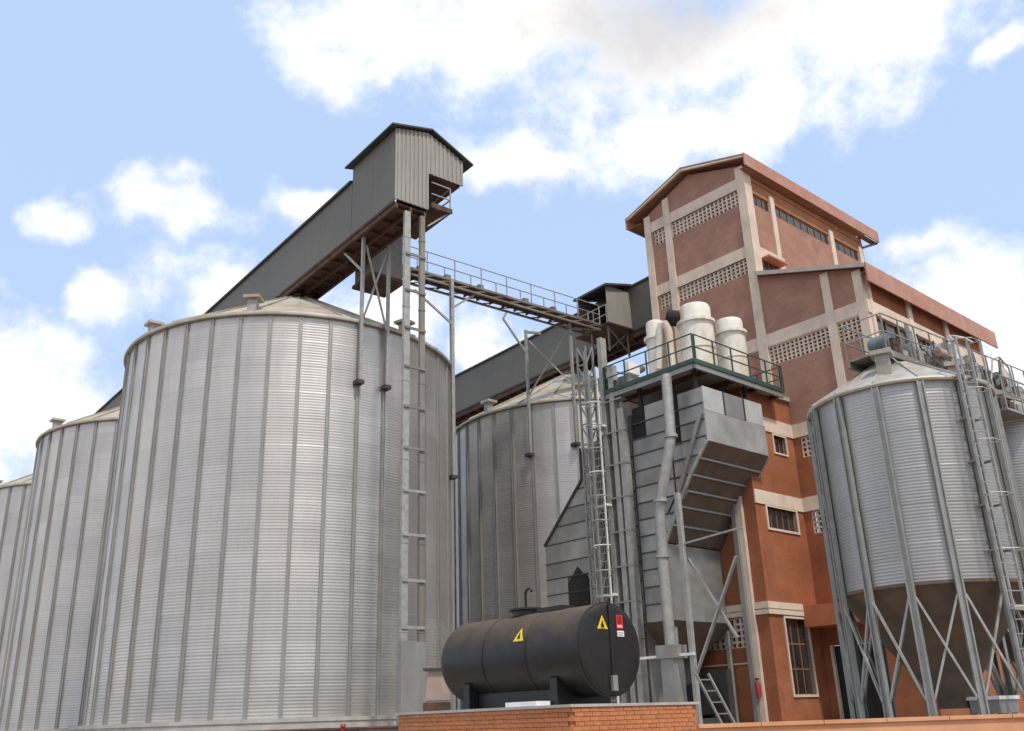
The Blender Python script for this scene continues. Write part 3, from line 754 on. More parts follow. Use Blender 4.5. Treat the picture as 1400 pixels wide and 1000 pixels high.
for z0, z1 in zip(zs, zs[1:]):
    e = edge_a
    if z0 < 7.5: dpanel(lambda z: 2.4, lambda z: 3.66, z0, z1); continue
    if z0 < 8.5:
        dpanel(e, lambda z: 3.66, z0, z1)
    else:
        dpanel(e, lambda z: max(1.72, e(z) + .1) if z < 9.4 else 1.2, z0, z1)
        dpanel(lambda z: max(1.74, e(z) + .12) if z < 9.4 else 1.22, lambda z: 1.72 if z > 9.4 else 2.2, z0, z1, .06, m=dark_m if z0 > 11.3 else galv_post)  # upper slot panels painted black for the shade of a deep gap
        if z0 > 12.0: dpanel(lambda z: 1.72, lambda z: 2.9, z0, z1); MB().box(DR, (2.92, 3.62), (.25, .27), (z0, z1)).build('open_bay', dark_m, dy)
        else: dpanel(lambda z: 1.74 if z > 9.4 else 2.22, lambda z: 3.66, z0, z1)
# body behind the panels, painted black so the openings read as shaded
MB().prism([DR(.02, .07, 13.4), DR(.02, .07, 11.2)] + [DR(a + .05, .07, z) for a, z in PROF[1:]] + [DR(2.45, .07, 4.9), DR(3.62, .07, 4.9), DR(3.62, .07, 13.4)], DR.B * (DB - .1)).build('inner_casing', dark_m, dy)
# horizontal flanges on the left face
for z in zs[1:-1]:
    MB().box(DR, (edge_a(z) + .02, 3.66), (-.035, -.002), (z - .025, z + .025)).build('panel_flange', dark_trim, dy)
# front faces: upper box and sloping underside
MB().box(DR, (-.03, .015), (.0, DB), (11.2, 12.42)).build('front_panel', galv_dryer, dy)
for i, (b0, b1) in enumerate(((.02, 1.28), (1.34, 2.6), (2.66, 3.9))):
    MB().box(DR, (-.012, .015), (b0, b1), (12.44, 13.38)).build('front_panel', pale_panel if i != 1 else galv_dryer, dy)
for b in (1.31, 2.63): MB().box(DR, (-.05, .014), (b - .028, b + .028), (12.44, 13.38)).build('front_post', dark_trim, dy)
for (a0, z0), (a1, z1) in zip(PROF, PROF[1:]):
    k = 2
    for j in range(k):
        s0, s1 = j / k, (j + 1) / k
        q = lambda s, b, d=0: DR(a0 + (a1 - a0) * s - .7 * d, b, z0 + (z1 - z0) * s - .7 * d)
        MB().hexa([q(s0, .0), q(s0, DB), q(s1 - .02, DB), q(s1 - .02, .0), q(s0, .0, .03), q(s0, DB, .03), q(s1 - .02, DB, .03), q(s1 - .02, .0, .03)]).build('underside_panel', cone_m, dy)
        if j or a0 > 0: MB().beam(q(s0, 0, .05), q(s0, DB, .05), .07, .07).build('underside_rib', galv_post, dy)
for b in (-.01, DB + .01):
    tr = MB()
    for (a0, z0), (a1, z1) in zip(PROF, PROF[1:]): tr.beam(DR(a0, b, z0), DR(a1, b, z1), .09, .12)
    tr.build('edge_angle', steel, dy)
MB().beam(DR(.12, -.05, 12.3), DR(1.5, -.05, 9.5), .12, .16).build('edge_duct', galv_post, dy)
# lower body, hopper and legs
MB().box(DR, (2.42, 3.64), (.06, 3.4), (4.9, 7.72)).build('lower_body', galv_dryer, dy)
MB().hexa([DR(3.2, 1.2, 3.6), DR(3.2, 2.4, 3.6), DR(3.9, 2.4, 3.6), DR(3.9, 1.2, 3.6), DR(2.2, -.1, 4.88), DR(2.2, 3.5, 4.88), DR(4.6, 3.5, 4.88), DR(4.6, -.1, 4.88)]).build('discharge_hopper', cone_m, dy)
for (a, b) in ((2.45, .1), (2.45, 3.3), (4.5, .1), (4.5, 3.3)): MB().beam(DR(a, b, YZ), DR(a, b, 4.9), .16).build('leg', steel, dy)
# heater housing on the left, with sloping outer edge
ho = [4.55, 5.2, 5.85, 6.5, 7.15, 7.8, 8.6, 9.3, 10.0, 10.7, 11.4, 12.3]
def outer(z): return 9.04 if z <= 8.6 else max(6.6, 9.04 - (z - 8.6) * 2.44 / 2.4)
for z0, z1 in zip(ho, ho[1:]):
    if z0 >= 5.8 and z1 <= 7.2:    # courses cut by the pointed opening
        dpanel(lambda z: 3.72, lambda z: 6.52, z0, z1); dpanel(lambda z: 7.75, outer, z0, z1)
    else:
        dpanel(lambda z: 3.72, lambda z: 6.2, z0, z1); dpanel(lambda z: 6.2, outer, z0, z1) if z1 <= 5.9 or z0 > 8 else dpanel(lambda z: 6.2, outer, z0, z1)
for z0, z1 in zip(ho, ho[1:]):
    MB().box(DR, (3.72, outer(z0)), (-.03, -.002), (z0 - .02, z0 + .02)).build('panel_flange', dark_trim, dy)
MB().prism([DR(3.75, .07, 1.2), DR(9.0, .07, 1.2), DR(9.0, .07, 8.6), DR(6.6, .07, 11.0), DR(6.6, .07, 12.28), DR(3.75, .07, 13.2)], DR.B * 2.9).build('housing_casing', galv_dryer, dy)
MB().beam(DR(9.04, -.02, 8.6), DR(6.6, -.02, 11.05), .10, .10).beam(DR(6.6, -.02, 11.05), DR(6.6, -.02, 12.4), .08).build('housing_edge', dark_trim, dy)
MB().prism([DR(6.55, -.012, 5.85), DR(7.72, -.012, 5.85), DR(7.72, -.012, 6.9), DR(7.14, -.012, 7.5), DR(6.55, -.012, 6.9)], DR.B * .10).build('pointed_opening', dark_m, dy)
MB().beam(DR(5.6, -.06, 1.2), DR(5.6, -.06, 12.3), .1).beam(DR(6.15, -.05, 4.6), DR(6.15, -.05, 12.2), .07).build('housing_post', galv_post, dy)
# elevator shaft between housing and dryer
for a0, a1, zt in ((3.72, 3.98, 13.4), (4.1, 4.34, 15.4), (4.6, 4.82, 16.8)):
    MB().box(DR, (a0, a1), (-.45, -.12), (YZ, zt)).build('elevator_shaft', steel, dy)
for i in range(9):
    z = 3.0 + i * 1.35; MB().box(DR, (3.70, 4.85), (-.47, -.10), (z, z + .06)).build('shaft_flange', galv_post, dy)
# platform on top with green rails
pz = 14.28
P0, P1, Q0, Q1 = -.12, 4.55, -.45, 5.6          # a and b limits
plt = MB().box(DR, (P0, P1), (Q0, Q1), (pz - .05, pz)).build('platform', conc, dy)
kb = MB()
kb.box(DR, (P0, P1), (Q0 - .03, Q0 - .002), (pz - .09, pz + .09)).box(DR, (P0 - .03, P0 - .002), (Q0 - .03, Q1), (pz - .09, pz + .09)).box(DR, (P1 + .002, P1 + .03), (Q0, Q1), (pz - .09, pz + .09))
kb.build('kick_plate', green_m, plt)
for b in (Q0 + .1, .6, 2.4, 4.0, Q1 - .1): MB().box(DR, (P0 + .06, P1 - .05), (b - .05, b + .05), (pz - .24, pz - .052)).build('platform_joist', rust, plt)
MB().box(DR, (P0 + .02, P0 + .14), (Q0 + .02, Q1 - .02), (pz - .30, pz - .095)).build('platform_beam', galv_post, plt)
MB().box(DR, (P0 + .02, P1), (Q0 + .02, Q0 + .14), (pz - .30, pz - .095)).build('platform_beam', galv_post, plt)
def rail_line(p, q, n):
    p, q = Vector(p), Vector(q)
    for z in (.58, 1.1):
        MB().tube(p + Vector((0, 0, z)), q + Vector((0, 0, z)), .028, 6).build('handrail', green_m, plt)
    for i in range(n + 1):
        c = p.lerp(q, i / n); MB().beam(c, c + Vector((0, 0, 1.1)), .05).build('rail_post', green_m, plt)
rail_line(DR(P0, Q0, pz), DR(P1, Q0, pz), 4); rail_line(DR(P0, Q0 + .12, pz), DR(P0, Q1, pz), 5); rail_line(DR(P0 + .1, Q1, pz), DR(2.2, Q1, pz), 2); rail_line(DR(P1, Q0 + .1, pz), DR(P1, 3, pz), 2)
for (a, b) in ((.5, .3), (3.3, .3), (.5, 3.6), (3.3, 3.6)): MB().beam(DR(a, b, 13.36), DR(a, b, pz - .05), .14).build('stub_post', dark_trim, plt)
# long supports and cross braces under the dryer
MB().beam(DR(1.05, -.75, YZ), DR(1.05, -.75, 9.3), .17).build('front_column', steel, dy)
MB().beam(DR(-1.2, -.72, 6.65), DR(1.0, -.72, 2.9), .13, .07).build('cross_brace', steel, dy)
MB().beam(DR(1.0, -.55, 6.9), DR(-.75, -.55, 4.0), .11, .07).build('cross_brace', galv_post, dy)
MB().beam(DR(-1.6, -.72, 7.6), DR(1.3, -.72, 7.4), .06).build('tie_bar', steel, dy)

sp = thing('spout_pipe', 'bent galvanised grain spout running down from the dryer platform to a square base', 'pipe', DR(1.9, -.8, YZ))
pts = [DR(1.15, -.62, 14.0), DR(1.12, -.72, 11.5), DR(1.18, -.78, 11.1), DR(1.84, -.80, 9.15), DR(1.92, -.80, 8.8), DR(1.97, -.80, 7.1), DR(1.95, -.80, 3.9)]
MB().path(pts, .20, 14).build('pipe', steel, sp, smooth=True)
MB().box(DR, (1.66, 2.24), (-1.08, -.52), (YZ, 3.5)).build('base_duct', galv_dryer, sp)
MB().box(DR, (1.55, 2.35), (-1.18, -.42), (3.5, 3.95)).build('base_flange', galv_post, sp)
for p_ in (pts[1], pts[3], pts[5]): MB().lathe(p_, [(.2, -.06), (.26, -.06), (.26, .06), (.2, .06)], 14).build('pipe_collar', steel, sp)
MB().box(DR, (2.36, 3.4), (-.9, -.8), (3.55, 3.64)).box(DR, (.9, 1.54), (-.9, -.8), (3.55, 3.64)).build('tie_bar', white_m, sp)

ladc = thing('caged_ladder', 'pale caged access ladder climbing the dryer up to the green platform', 'ladder', DR(4.9, -.75, YZ))
for a in (4.70, 5.16): MB().beam(DR(a, -.75, YZ), DR(a, -.75, 15.4), .06, .07).build('stile', white_m if a < 5 else steel, ladc)
for i in range(40): MB().beam(DR(4.73, -.75, 2.2 + i * .32), DR(5.13, -.75, 2.2 + i * .32), .03).build('rung', steel, ladc)
for i in range(12):
    z = 4.0 + i * .98
    hp = [DR(4.93 + .38 * math.cos(t), -.75 - .42 * math.sin(t) , z) for t in [k * math.pi / 8 for k in range(9)]]
    MB().path(hp, .022, 5).build('cage_hoop', white_m if i % 3 == 1 else steel, ladc)
for k in (1, 3, 5, 7):
    t = k * math.pi / 8; MB().beam(DR(4.93 + .38 * math.cos(t), -.75 - .42 * math.sin(t), 4.0), DR(4.93 + .38 * math.cos(t), -.75 - .42 * math.sin(t), 15.2), .025).build('cage_strap', steel, ladc)
for z in (6.0, 9.5, 12.8): MB().box(DR, (4.6, 5.26), (-.74, -.1), (z, z + .08)).build('bracket', white_m, ladc)

# a lattice tower carrying cables behind the ladder
lt = thing('lattice_mast', 'slim dark lattice mast between the shaded silo and the dryer platform', 'mast', DR(5.6, -.4, YZ))
for a in (5.35, 5.85):
    for b in (-.62, -.2): MB().beam(DR(a, b, YZ), DR(a, b, 16.6), .07).build('corner_post', galv_post, lt)
for i in range(13):
    z = 5.2 + i * .88
    MB().beam(DR(5.35, -.62, z), DR(5.85, -.62, z + .88), .05).beam(DR(5.85, -.2, z), DR(5.35, -.2, z + .88), .05).beam(DR(5.35, -.62, z), DR(5.35, -.2, z + .88), .05).box(DR, (5.35, 5.85), (-.65, -.59), (z, z + .05)).build('lattice_brace', galv_post, lt)

def duct(label, a, b, r, z1, zf, extra=False):
    t = thing('exhaust_duct', label, 'duct', DR(a, b, pz), 'cream exhaust ducts on the dryer platform')
    MB().lathe(DR(a, b, 0), [(r, pz), (r, zf - .14), (r + .10, zf - .12), (r + .10, zf), (r * .93, zf + .02), (r * .93, z1 - .16), (r * .86, z1 - .04), (r * .7, z1), (.001, z1)], 32).build('drum', cyc_m, t, smooth=True)
    for z in (pz + (zf - pz) * .5,): MB().lathe(DR(a, b, 0), [(r, z), (r + .035, z + .01), (r + .035, z + .06), (r, z + .07)], 32).build('band', cyc_m, t, smooth=True)
    return t
d1 = duct('slim cream exhaust duct at the left of the platform, nearest the grey machines', 3.0, 1.3, .42, 17.4, 16.65)
d2 = duct('tallest cream exhaust duct, in the middle, with a dark round side outlet', 1.2, 1.75, .70, 17.6, 16.85)
d3 = duct('cream exhaust duct standing rightmost on the green railed platform', .95, 3.75, .62, 17.4, 16.8)
MB().tube(DR(1.75, 1.45, 17.15), DR(2.2, 1.15, 17.3), .34, 20).build('side_outlet', dark_m, d2, smooth=True)
MB().path([DR(2.75, 1.0, 15.1), DR(2.5, .95, 16.7), DR(2.35, .95, 17.0), DR(2.2, 1.0, 17.0), DR(2.1, 1.05, 16.6), DR(2.1, 1.05, 14.3)], .17, 12).build('elbow_pipe', cyc_m, d1, smooth=True)
pc = thing('grain_cleaner', 'cluster of dusty grey machine housings behind the left end of the green rail', 'machine', DR(4, 1.2, pz))
MB().box(DR, (3.75, 4.4), (.2, 1.1), (pz, pz + .75)).build('casing', galv_dryer, pc)
MB().lathe(DR(3.9, 2.1, 0), [(.45, pz), (.45, pz + .9), (.2, pz + 1.3), (.001, pz + 1.3)], 18).build('cyclone', galv_post, pc, smooth=True)
MB().box(DR, (3.62, 3.9), (.1, .8), (pz + .76, pz + 1.25)).build('hood', white_m, pc)
MB().tube(DR(4.3, .6, pz + .76), DR(4.3, 1.8, pz + 1.5), .16, 10).build('duct_pipe', galv_post, pc, smooth=True)
MB().tube(DR(4.5, -.2, pz + .3), DR(4.1, -.2, pz + .3), .2, 12).build('motor', green_m, pc, smooth=True)

# equipment in the shade under the dryer
bo = thing('burner_fan', 'dark fan housing in the shade under the dryer hopper', 'machine', DR(3.2, 2, YZ))
MB().tube(DR(3.1, 1.6, 2.1), DR(3.1, 2.4, 2.1), .62, 20).build('fan_scroll', black_m, bo, smooth=True)
MB().box(DR, (2.7, 3.5), (1.4, 2.6), (YZ, 1.48)).build('base', dark_trim, bo)
MB().box(DR, (2.4, 3.9), (2.9, 3.4), (YZ, 3.2)).build('control_cabinet', dark_trim, bo)

# ------------------------------------------------------------------ tank plinth of orange brick
pt = thing('brick_plinth', 'orange brick plinth with a grey concrete cap, under the black tank', 'plinth', PL(2, 2, 0))
PZT = 1.87
MB().box(PL, (.012, 5.70), (.012, 3.80), (0.004, PZT - .055)).build('core', mortar_m, pt)
bw, bh, bd = .232, .074, .05
def brick_mesh(jit):
    Fb = lambda a, b, z: Vector((a, b, z))
    return MB().box(Fb, (-bw / 2, bw / 2), (-bd / 2, bd / 2), (0, bh)).mesh('brick', brickP)
bm_ = brick_mesh(0)
angA = math.atan2(PL.A.y, PL.A.x); angB = math.atan2(PL.B.y, PL.B.x)
base = Vector(pt.location)
rows = [PZT - .055 - .084 * (i + 1) for i in range(7)]
for r_, z in enumerate(rows):
    for (L_, ang, fn) in ((5.70, angA, lambda s: PL(s, 0, 0)), (3.82, angB, lambda s: PL(0, s, 0))):
        n = int(L_ / .242)
        for i in range(n):
            s = .14 + i * .242 + (.06 if r_ % 2 else -.02)
            if s + bw / 2 > L_: continue
            inst('brick', bm_, pt, fn(s) + Vector((random.uniform(-.003, .003), random.uniform(-.003, .003), z)) - base, ang)
MB().box(PL, (-.05, 5.76), (-.05, 3.86), (PZT - .054, PZT)).build('cap_slab', conc, pt)

# ------------------------------------------------------------------ black fuel tank
tr_, tb, tz_, t0, t1 = .93, 1.62, 2.95, .42, 4.9
tk = thing('fuel_tank', 'black cylindrical fuel tank with hazard labels lying on the orange brick plinth', 'tank', PL(2.8, tb, PZT))
def axial(prof, n=48):
    mb = MB(); vs = []; m = n
    for a, r in prof:
        for k in range(m):
            t = 2 * math.pi * k / m; vs.append(PL(a, tb + r * math.cos(t), tz_ + r * math.sin(t)))
    fs = [(i * m + k, i * m + (k + 1) % m, (i + 1) * m + (k + 1) % m, (i + 1) * m + k) for i in range(len(prof) - 1) for k in range(m)]
    return mb.add(vs, fs)
axial([(t0, tr_), (t1, tr_), (t1 + .15, tr_ * .93), (t1 + .27, tr_ * .7), (t1 + .33, tr_ * .35), (t1 + .34, .002)]).build('shell', tank_m, tk, smooth=True)
axial([(t0 + .001, tr_ - .004), (t0 - .02, tr_ - .01), (t0 - .03, tr_ * .97), (t0 - .05, tr_ * .8), (t0 - .06, .002)]).build('end_cap', tank_m, tk, smooth=True)
axial([(t0 - .012, tr_ + .001), (t0 - .012, tr_ + .022), (t0 + .05, tr_ + .022), (t0 + .05, tr_ + .001)]).build('rim', black_m, tk)
for a in (2.0, 3.45): axial([(a, tr_ + .001), (a, tr_ + .007), (a + .05, tr_ + .007), (a + .05, tr_ + .001)]).build('weld_band', tank_m, tk)
MB().box(PL, (1.45, 4.05), (tb - .55, tb + .55), (PZT + .003, 2.38)).build('dark_filler', black_m, tk)  # black block added to darken the space under the tank's belly
for a in (1.2, 4.08):
    MB().box(PL, (a, a + .22), (tb - .8, tb + .8), (PZT, 2.42)).build('saddle', black_m, tk)
MB().box(PL, (t0 - .08, t0 - .05), (tb - .02, tb + .02), (2.15, 3.86)).build('sight_gauge', black_m, tk)
MB().box(PL, (t0 - .13, t0 - .06), (tb - .07, tb + .07), (2.12, 2.42)).build('drain_valve', galv_post, tk)
MB().lathe(PL(2.9, tb, 0), [(.34, 3.84), (.34, 3.97), (.42, 3.97), (.42, 4.01), (.001, 4.01)], 20).build('manhole', black_m, tk)
MB().box(PL, (1.5, 2.3), (tb - .25, tb + .15), (3.86, 3.95)).build('top_plate', tank_m, tk)
MB().path([PL(3.0, tb + .05, 3.9), PL(3.0, tb + .05, 4.38), PL(2.94, tb + .05, 4.46), PL(2.84, tb + .05, 4.47), PL(2.78, tb + .05, 4.40)], .03, 8).build('vent_pipe', black_m, tk, smooth=True)
def cap_poly(pts, d=.004): return MB().prism([PL(t0 - .062 - d, b, z) for b, z in pts], PL.A * d)
s = cap_poly([(1.24, 3.34), (1.56, 3.34), (1.40, 3.62)]).build('flammable_sign', yellow_m, tk)
cap_poly([(1.355, 3.37), (1.445, 3.37), (1.45, 3.42), (1.415, 3.46), (1.42, 3.52), (1.385, 3.49), (1.375, 3.45), (1.35, 3.43)], .008).build('flame_mark', black_m, s)
cap_poly([(1.33, 3.35), (1.47, 3.35), (1.47, 3.358), (1.33, 3.358)], .008).build('flame_base', black_m, s)
s = cap_poly([(1.83, 3.36), (2.03, 3.36), (2.03, 3.64), (1.83, 3.64)]).build('prohibition_sign', red_m, tk)
cap_poly([(1.87, 3.46), (1.99, 3.46), (1.99, 3.61), (1.87, 3.61)], .007).build('sign_panel', mat('sign_dark_red', (.25, .01, .01), .5), s)
for k in range(3): cap_poly([(1.86 + k * .055, 3.385), (1.89 + k * .055, 3.385), (1.89 + k * .055, 3.435), (1.86 + k * .055, 3.435)], .008).build('sign_bar', white_m, s)
s = cap_poly([(1.84, 3.20), (2.05, 3.20), (2.05, 3.32), (1.84, 3.32)]).build('notice_plate', white_m, tk)
for k in range(2): cap_poly([(1.865, 3.225 + k * .045), (2.02, 3.225 + k * .045), (2.02, 3.242 + k * .045), (1.865, 3.242 + k * .045)], .007).build('notice_line', galv_post, s)
# triangle on the side of the shell
def shell_pt(a, z, d=.006):
    sz = (z - tz_) / tr_; cb = -math.sqrt(max(0, 1 - sz * sz)); return PL(a, tb + (tr_ + d) * cb, tz_ + (tr_ + d) * sz)
def shell_tri(A, d):
    n = 5; vs = []; fs = []
    for i in range(n + 1):
        z = A[2] + (A[3] - A[2]) * i / n; w = (A[1] - A[0]) / 2 * (1 - i / n) + .001; c = (A[0] + A[1]) / 2
        vs += [shell_pt(c - w, z, d), shell_pt(c + w, z, d)]
        if i: fs.append((2 * i - 2, 2 * i - 1, 2 * i + 1, 2 * i))
    return MB().add(vs, fs)
s = shell_tri((2.08, 2.42, 3.22, 3.50), .008).build('flammable_sign', yellow_m, tk)
shell_tri((2.2, 2.31, 3.27, 3.42), .012).build('flame_mark', black_m, s)

sl = tag(MB().box(PL, (1.35, 2.3), (.35, .75), (PZT + .001, PZT + .10)).build('concrete_slab', white_m), 'pale slab lying on the plinth under the belly of the black tank', 'slab')
rb = thing('feed_box', 'faded pink metal box on a rusty base behind the left end of the black tank', 'box', PL(6.25, 1.6, PZT))
MB().box(FX, (27.2, 27.9), (-2.75, -2.05), (YZ, 2.15)).build('rusty_base', rust, rb)
MB().hexa([Vector(p) for p in ((-2.7, 27.25, 2.2), (-2.0, 27.25, 2.2), (-2.0, 27.85, 2.2), (-2.7, 27.85, 2.2), (-2.6, 27.25, 3.0), (-2.15, 27.25, 3.0), (-2.15, 27.85, 3.0), (-2.6, 27.85, 3.0))]).build('upper_box', pink_m, rb)
MB().box(FX, (27.15, 27.95), (-2.75, -2.05), (3.0, 3.05)).build('lid', dark_trim, rb)

# leaning ladder at the plinth's right end
ll = thing('leaning_ladder', 'short steel ladder leaning beside the right end of the orange plinth', 'ladder', (4.3, 21.5, YZ))
for dx in (0, .27):
    MB().beam((3.85 + dx, 21.9, 2.45), (4.28 + dx, 21.3, YZ), .045).build('stile', rust_post, ll)
for i in range(5):
    t = .1 + i * .19; x, y, z = 3.85 + .43 * t, 21.9 - .6 * t, 2.45 - 1.25 * t
    MB().beam((x, y, z), (x + .27, y, z), .025).build('rung', rust_post, ll)

# low orange wall along the front of the yard on the right
lwl = thing('boundary_wall', 'low orange rendered wall with pale top across the lower right foreground', 'wall', (10, 20, 0))
MB().box(FX, (19.6, 19.85), (3.4, 24), (0.004, 1.36)).build('wall_body', orange_wall, lwl)
for i in range(17):
    MB().box(FX, (19.55, 19.9), (3.4 + i * 1.22, 3.4 + i * 1.22 + 1.205), (1.361, 1.43)).build('coping_slab', orange_wall, lwl)

# ------------------------------------------------------------------ hopper bins on legs
BR, BZ0, BZ1, NL = 2.24, 4.28, 9.1, 14
def make_bin():
    root = thing('hopper_bin', '', 'silo', (0, 0, YZ), 'small hopper bottomed bins on legs')
    dz = YZ
    stp = 360 / NL
    sm = strip_mesh('wall_sheet', BR, stp, BZ0 - dz, BZ1 - dz, .078, .0036, .9, galv_bin, 6)
    FS = lambda a, b, z: Vector((BR + a, b, z - dz))
    lg = MB().box(FS, (0.02, .13), (-.085, -.05), (YZ, BZ1 - .06)).box(FS, (.02, .13), (.05, .085), (YZ, BZ1 - .06)).box(FS, (.06, .085), (-.05, .05), (YZ, BZ1 - .06)).mesh('leg', steel_leg)
    ft = MB().box(FS, (-.08, .24), (-.16, .16), (YZ, YZ + .03)).mesh('foot_plate', steel_leg)
    r2 = lambda t, z, r=BR + .09: Vector((r * math.cos(rad(t)), r * math.sin(rad(t)), z - dz))
    b1 = MB().beam(r2(2, 3.95), r2(stp - 2, 1.75), .055, .05).mesh('brace', steel); b2 = MB().beam(r2(2, 1.75, BR + .04), r2(stp - 2, 3.95, BR + .04), .055, .05).mesh('brace', steel)
    for i in range(NL):
        th = -98.6 + i * stp
        inst('wall_sheet', sm, root, rz=rad(th + stp / 2))
        l = inst('leg', lg, root, rz=rad(th)); inst('foot_plate', ft, l)
        inst('brace', b1, root, rz=rad(th)); inst('brace', b2, root, rz=rad(th))
    MB().lathe((0, 0, YZ), [(BR - .01, BZ0 - dz), (.35, 1.75 - dz), (.35, 1.55 - dz)], 42).build('hopper_cone', cone_m, root, smooth=True)
    MB().lathe((0, 0, YZ), [(BR - .02, BZ0 - .06 - dz), (BR + .015, BZ0 - .06 - dz), (BR + .015, BZ0 + .02 - dz)], 42).build('cone_ring', cone_m, root, smooth=True)
    zr, rr = BZ1 - dz, 10.35 - dz
    cp = lambda r, t, d=0: Vector((r * math.cos(rad(t)), r * math.sin(rad(t)), zr + .04 + (rr - zr) * (BR + .1 - r) / (BR + .1 - .3) + d))
    h = stp / 2
    rpm = MB().hexa([cp(BR + .1, -h), cp(BR + .1, h), cp(.3, h), cp(.3, -h), cp(BR + .1, -h, .02), cp(BR + .1, h, .02), cp(.3, h, .02), cp(.3, -h, .02)]).hexa([cp(BR + .1, h - 1, .02), cp(BR + .1, h, .02), cp(.3, h, .02), cp(.3, h - 6, .02), cp(BR + .1, h - 1, .06), cp(BR + .1, h, .06), cp(.3, h, .06), cp(.3, h - 6, .06)]).mesh('roof_panel', roof_bin)
    for i in range(NL): inst('roof_panel', rpm, root, rz=rad(-98.6 + (i + .5) * stp))
    MB().lathe((0, 0, YZ), [(BR, zr - .04), (BR + .10, zr - .04), (BR + .12, zr + .01), (BR + .10, zr + .06), (BR + .02, zr + .06)], 56).build('eave_ring', roofm, root, smooth=True)
    for t in (-119, -10, 100):
        r = 1.55; c, s_ = math.cos(rad(t)), math.sin(rad(t))
        FV = lambda a, b, z: Vector((c * (r + a) - s_ * b, s_ * (r + a) + c * b, YZ + cp(r, 0).z + z))
        v = MB().box(FV, (-.17, .17), (-.17, .17), (-.1, .44)).build('roof_vent', roof_bin, root); MB().box(FV, (-.26, .26), (-.26, .26), (.441, .56)).build('vent_cap', roof_bin, v)
    MB().lathe((0, 0, YZ), [(.4, rr - .15), (.4, rr - .02), (.001, rr - .02)], 18).build('apex_collar', steel, root, smooth=True)
    return root
bin1 = make_bin(); bin1.location = BN(0, 0, YZ); bin1['label'] = 'nearest hopper bin on legs with dark brown cone, on the right'
bin2 = copy_tree(bin1); bin2.location = BN(0, 6.0, YZ); bin2['label'] = 'farther hopper bin, mostly hidden at the right edge of the photo'
# ladder on the near bin
bl = thing('bin_ladder', 'long pale steel ladder with guard rails up the side of the nearest hopper bin', 'ladder', BN(-2.6, -1, YZ))
def cy(t, r, z): return BN.O + Vector((r * math.cos(rad(t)), r * math.sin(rad(t)), z))
tl, tr2 = -77.0, -66.5
for t in (tl, tr2):
    MB().beam(cy(t, BR + .28, YZ), cy(t, BR + .28, 10.05), .06, .05).build('stile', steel, bl)
for i in range(26): MB().beam(cy(tl, BR + .28, 1.5 + i * .31), cy(tr2, BR + .28, 1.5 + i * .31), .022).build('rung', steel, bl)
MB().beam(cy(-73.0, BR + .10, 4.2), cy(-73.0, BR + .10, 9.2), .11, .08).build('dark_strip', dark_trim, bl)  # dark strip on the bin wall behind the ladder
for t in (tl - 2, tr2 + 2): MB().beam(cy(t, BR + .55, 3.55), cy(t, BR + .55, 10.0), .035, .03).build('guard_rail', steel, bl)
for i in range(6):
    z = 3.6 + i * 1.27
    MB().path([cy(tl, BR + .28, z), cy(tl - 2, BR + .55, z), cy((tl + tr2) / 2, BR + .66, z), cy(tr2 + 2, BR + .55, z), cy(tr2, BR + .28, z)], .016, 5).build('cage_hoop', steel, bl)
MB().path([cy(tl - 1, BR + .40, 9.95), cy(tl, BR + .2, 10.15), cy((tl + tr2) / 2, BR + .1, 10.22), cy(tr2, BR + .2, 10.15), cy(tr2 + 1, BR + .40, 9.95)], .035, 6).build('top_arch', steel, bl)
for i in range(5):
    z = 4.9 + i * 1.05
    for t in (tl, tr2): MB().beam(cy(t, BR, z), cy(t, BR + .27, z), .05).build('bracket', galv_post, bl)
MB().box(lambda a, b, z: cy(-71, BR + .3, z) + BN.A * a + BN.B * b, (-.05, .05), (-.42, .42), (3.55, 3.62)).build('landing', steel, bl)

# walkway over the bins with conveyor
wk = thing('bin_walkway', 'cluttered steel walkway with handrails and conveyor across the tops of the hopper bins', 'walkway', BN(0, 2, 10.4))
w0, w1, wz = -1.05, 9.4, 10.40
A0, A1 = -.55, .60
MB().box(BN, (A0, A1), (w0, w1), (wz - .05, wz)).build('deck', rust_post, wk)
MB().box(BN, (A0 - .04, A0 + .05), (w0, w1), (wz - .20, wz - .055)).build('edge_beam', rust_post, wk)
MB().box(BN, (A1 - .05, A1 + .04), (w0, w1), (wz - .20, wz - .055)).build('edge_beam', rust_post, wk)
for a in (A0, A1):
    for z in (.5, 1.0): MB().tube(BN(a, w0, wz + z), BN(a, w1, wz + z), .020, 6).build('handrail', galv_post, wk)
    for i in range(14):
        o = w0 + i * (w1 - w0) / 13; MB().beam(BN(a, o, wz), BN(a, o, wz + 1.0), .032).build('rail_post', rust_post, wk)
for z in (.5, 1.0): MB().tube(BN(A0, w0, wz + z), BN(A1, w0, wz + z), .020, 6).build('handrail', steel, wk)
MB().box(BN, (-.2, .2), (.9, 9.0), (wz + .12, wz + .42)).build('conveyor_trough', galv_dryer, wk)
rnd = random.Random(3)
for k in range(34):
    o = -.4 + k * .285; m_ = rnd.choice((galv_post, rust, dark_trim, galv_dryer, pale_lit_clad)); h = rnd.uniform(.15, .75)
    a0 = rnd.uniform(-.5, .1)
    MB().box(BN, (a0, a0 + rnd.uniform(.2, .4)), (o, o + rnd.uniform(.2, .42)), (wz + .003, wz + h)).build('housing', m_, wk)
for k in range(16):
    o = .1 + k * .55
    MB().tube(BN(-.35, o, wz + rnd.uniform(.1, .5)), BN(rnd.uniform(-.5, .3), o + rnd.uniform(.3, .8), wz + rnd.uniform(.2, .85)), rnd.choice((.05, .08, .1)), 10).build('spout', rnd.choice((steel, galv_post, dark_trim)), wk, smooth=True)
for o in (.35, .75, 6.2): MB().tube(BN(-.4, o, wz - .06), BN(-.85, o - .15, wz - .52), .12, 12).build('inlet_spout', steel, wk, smooth=True)
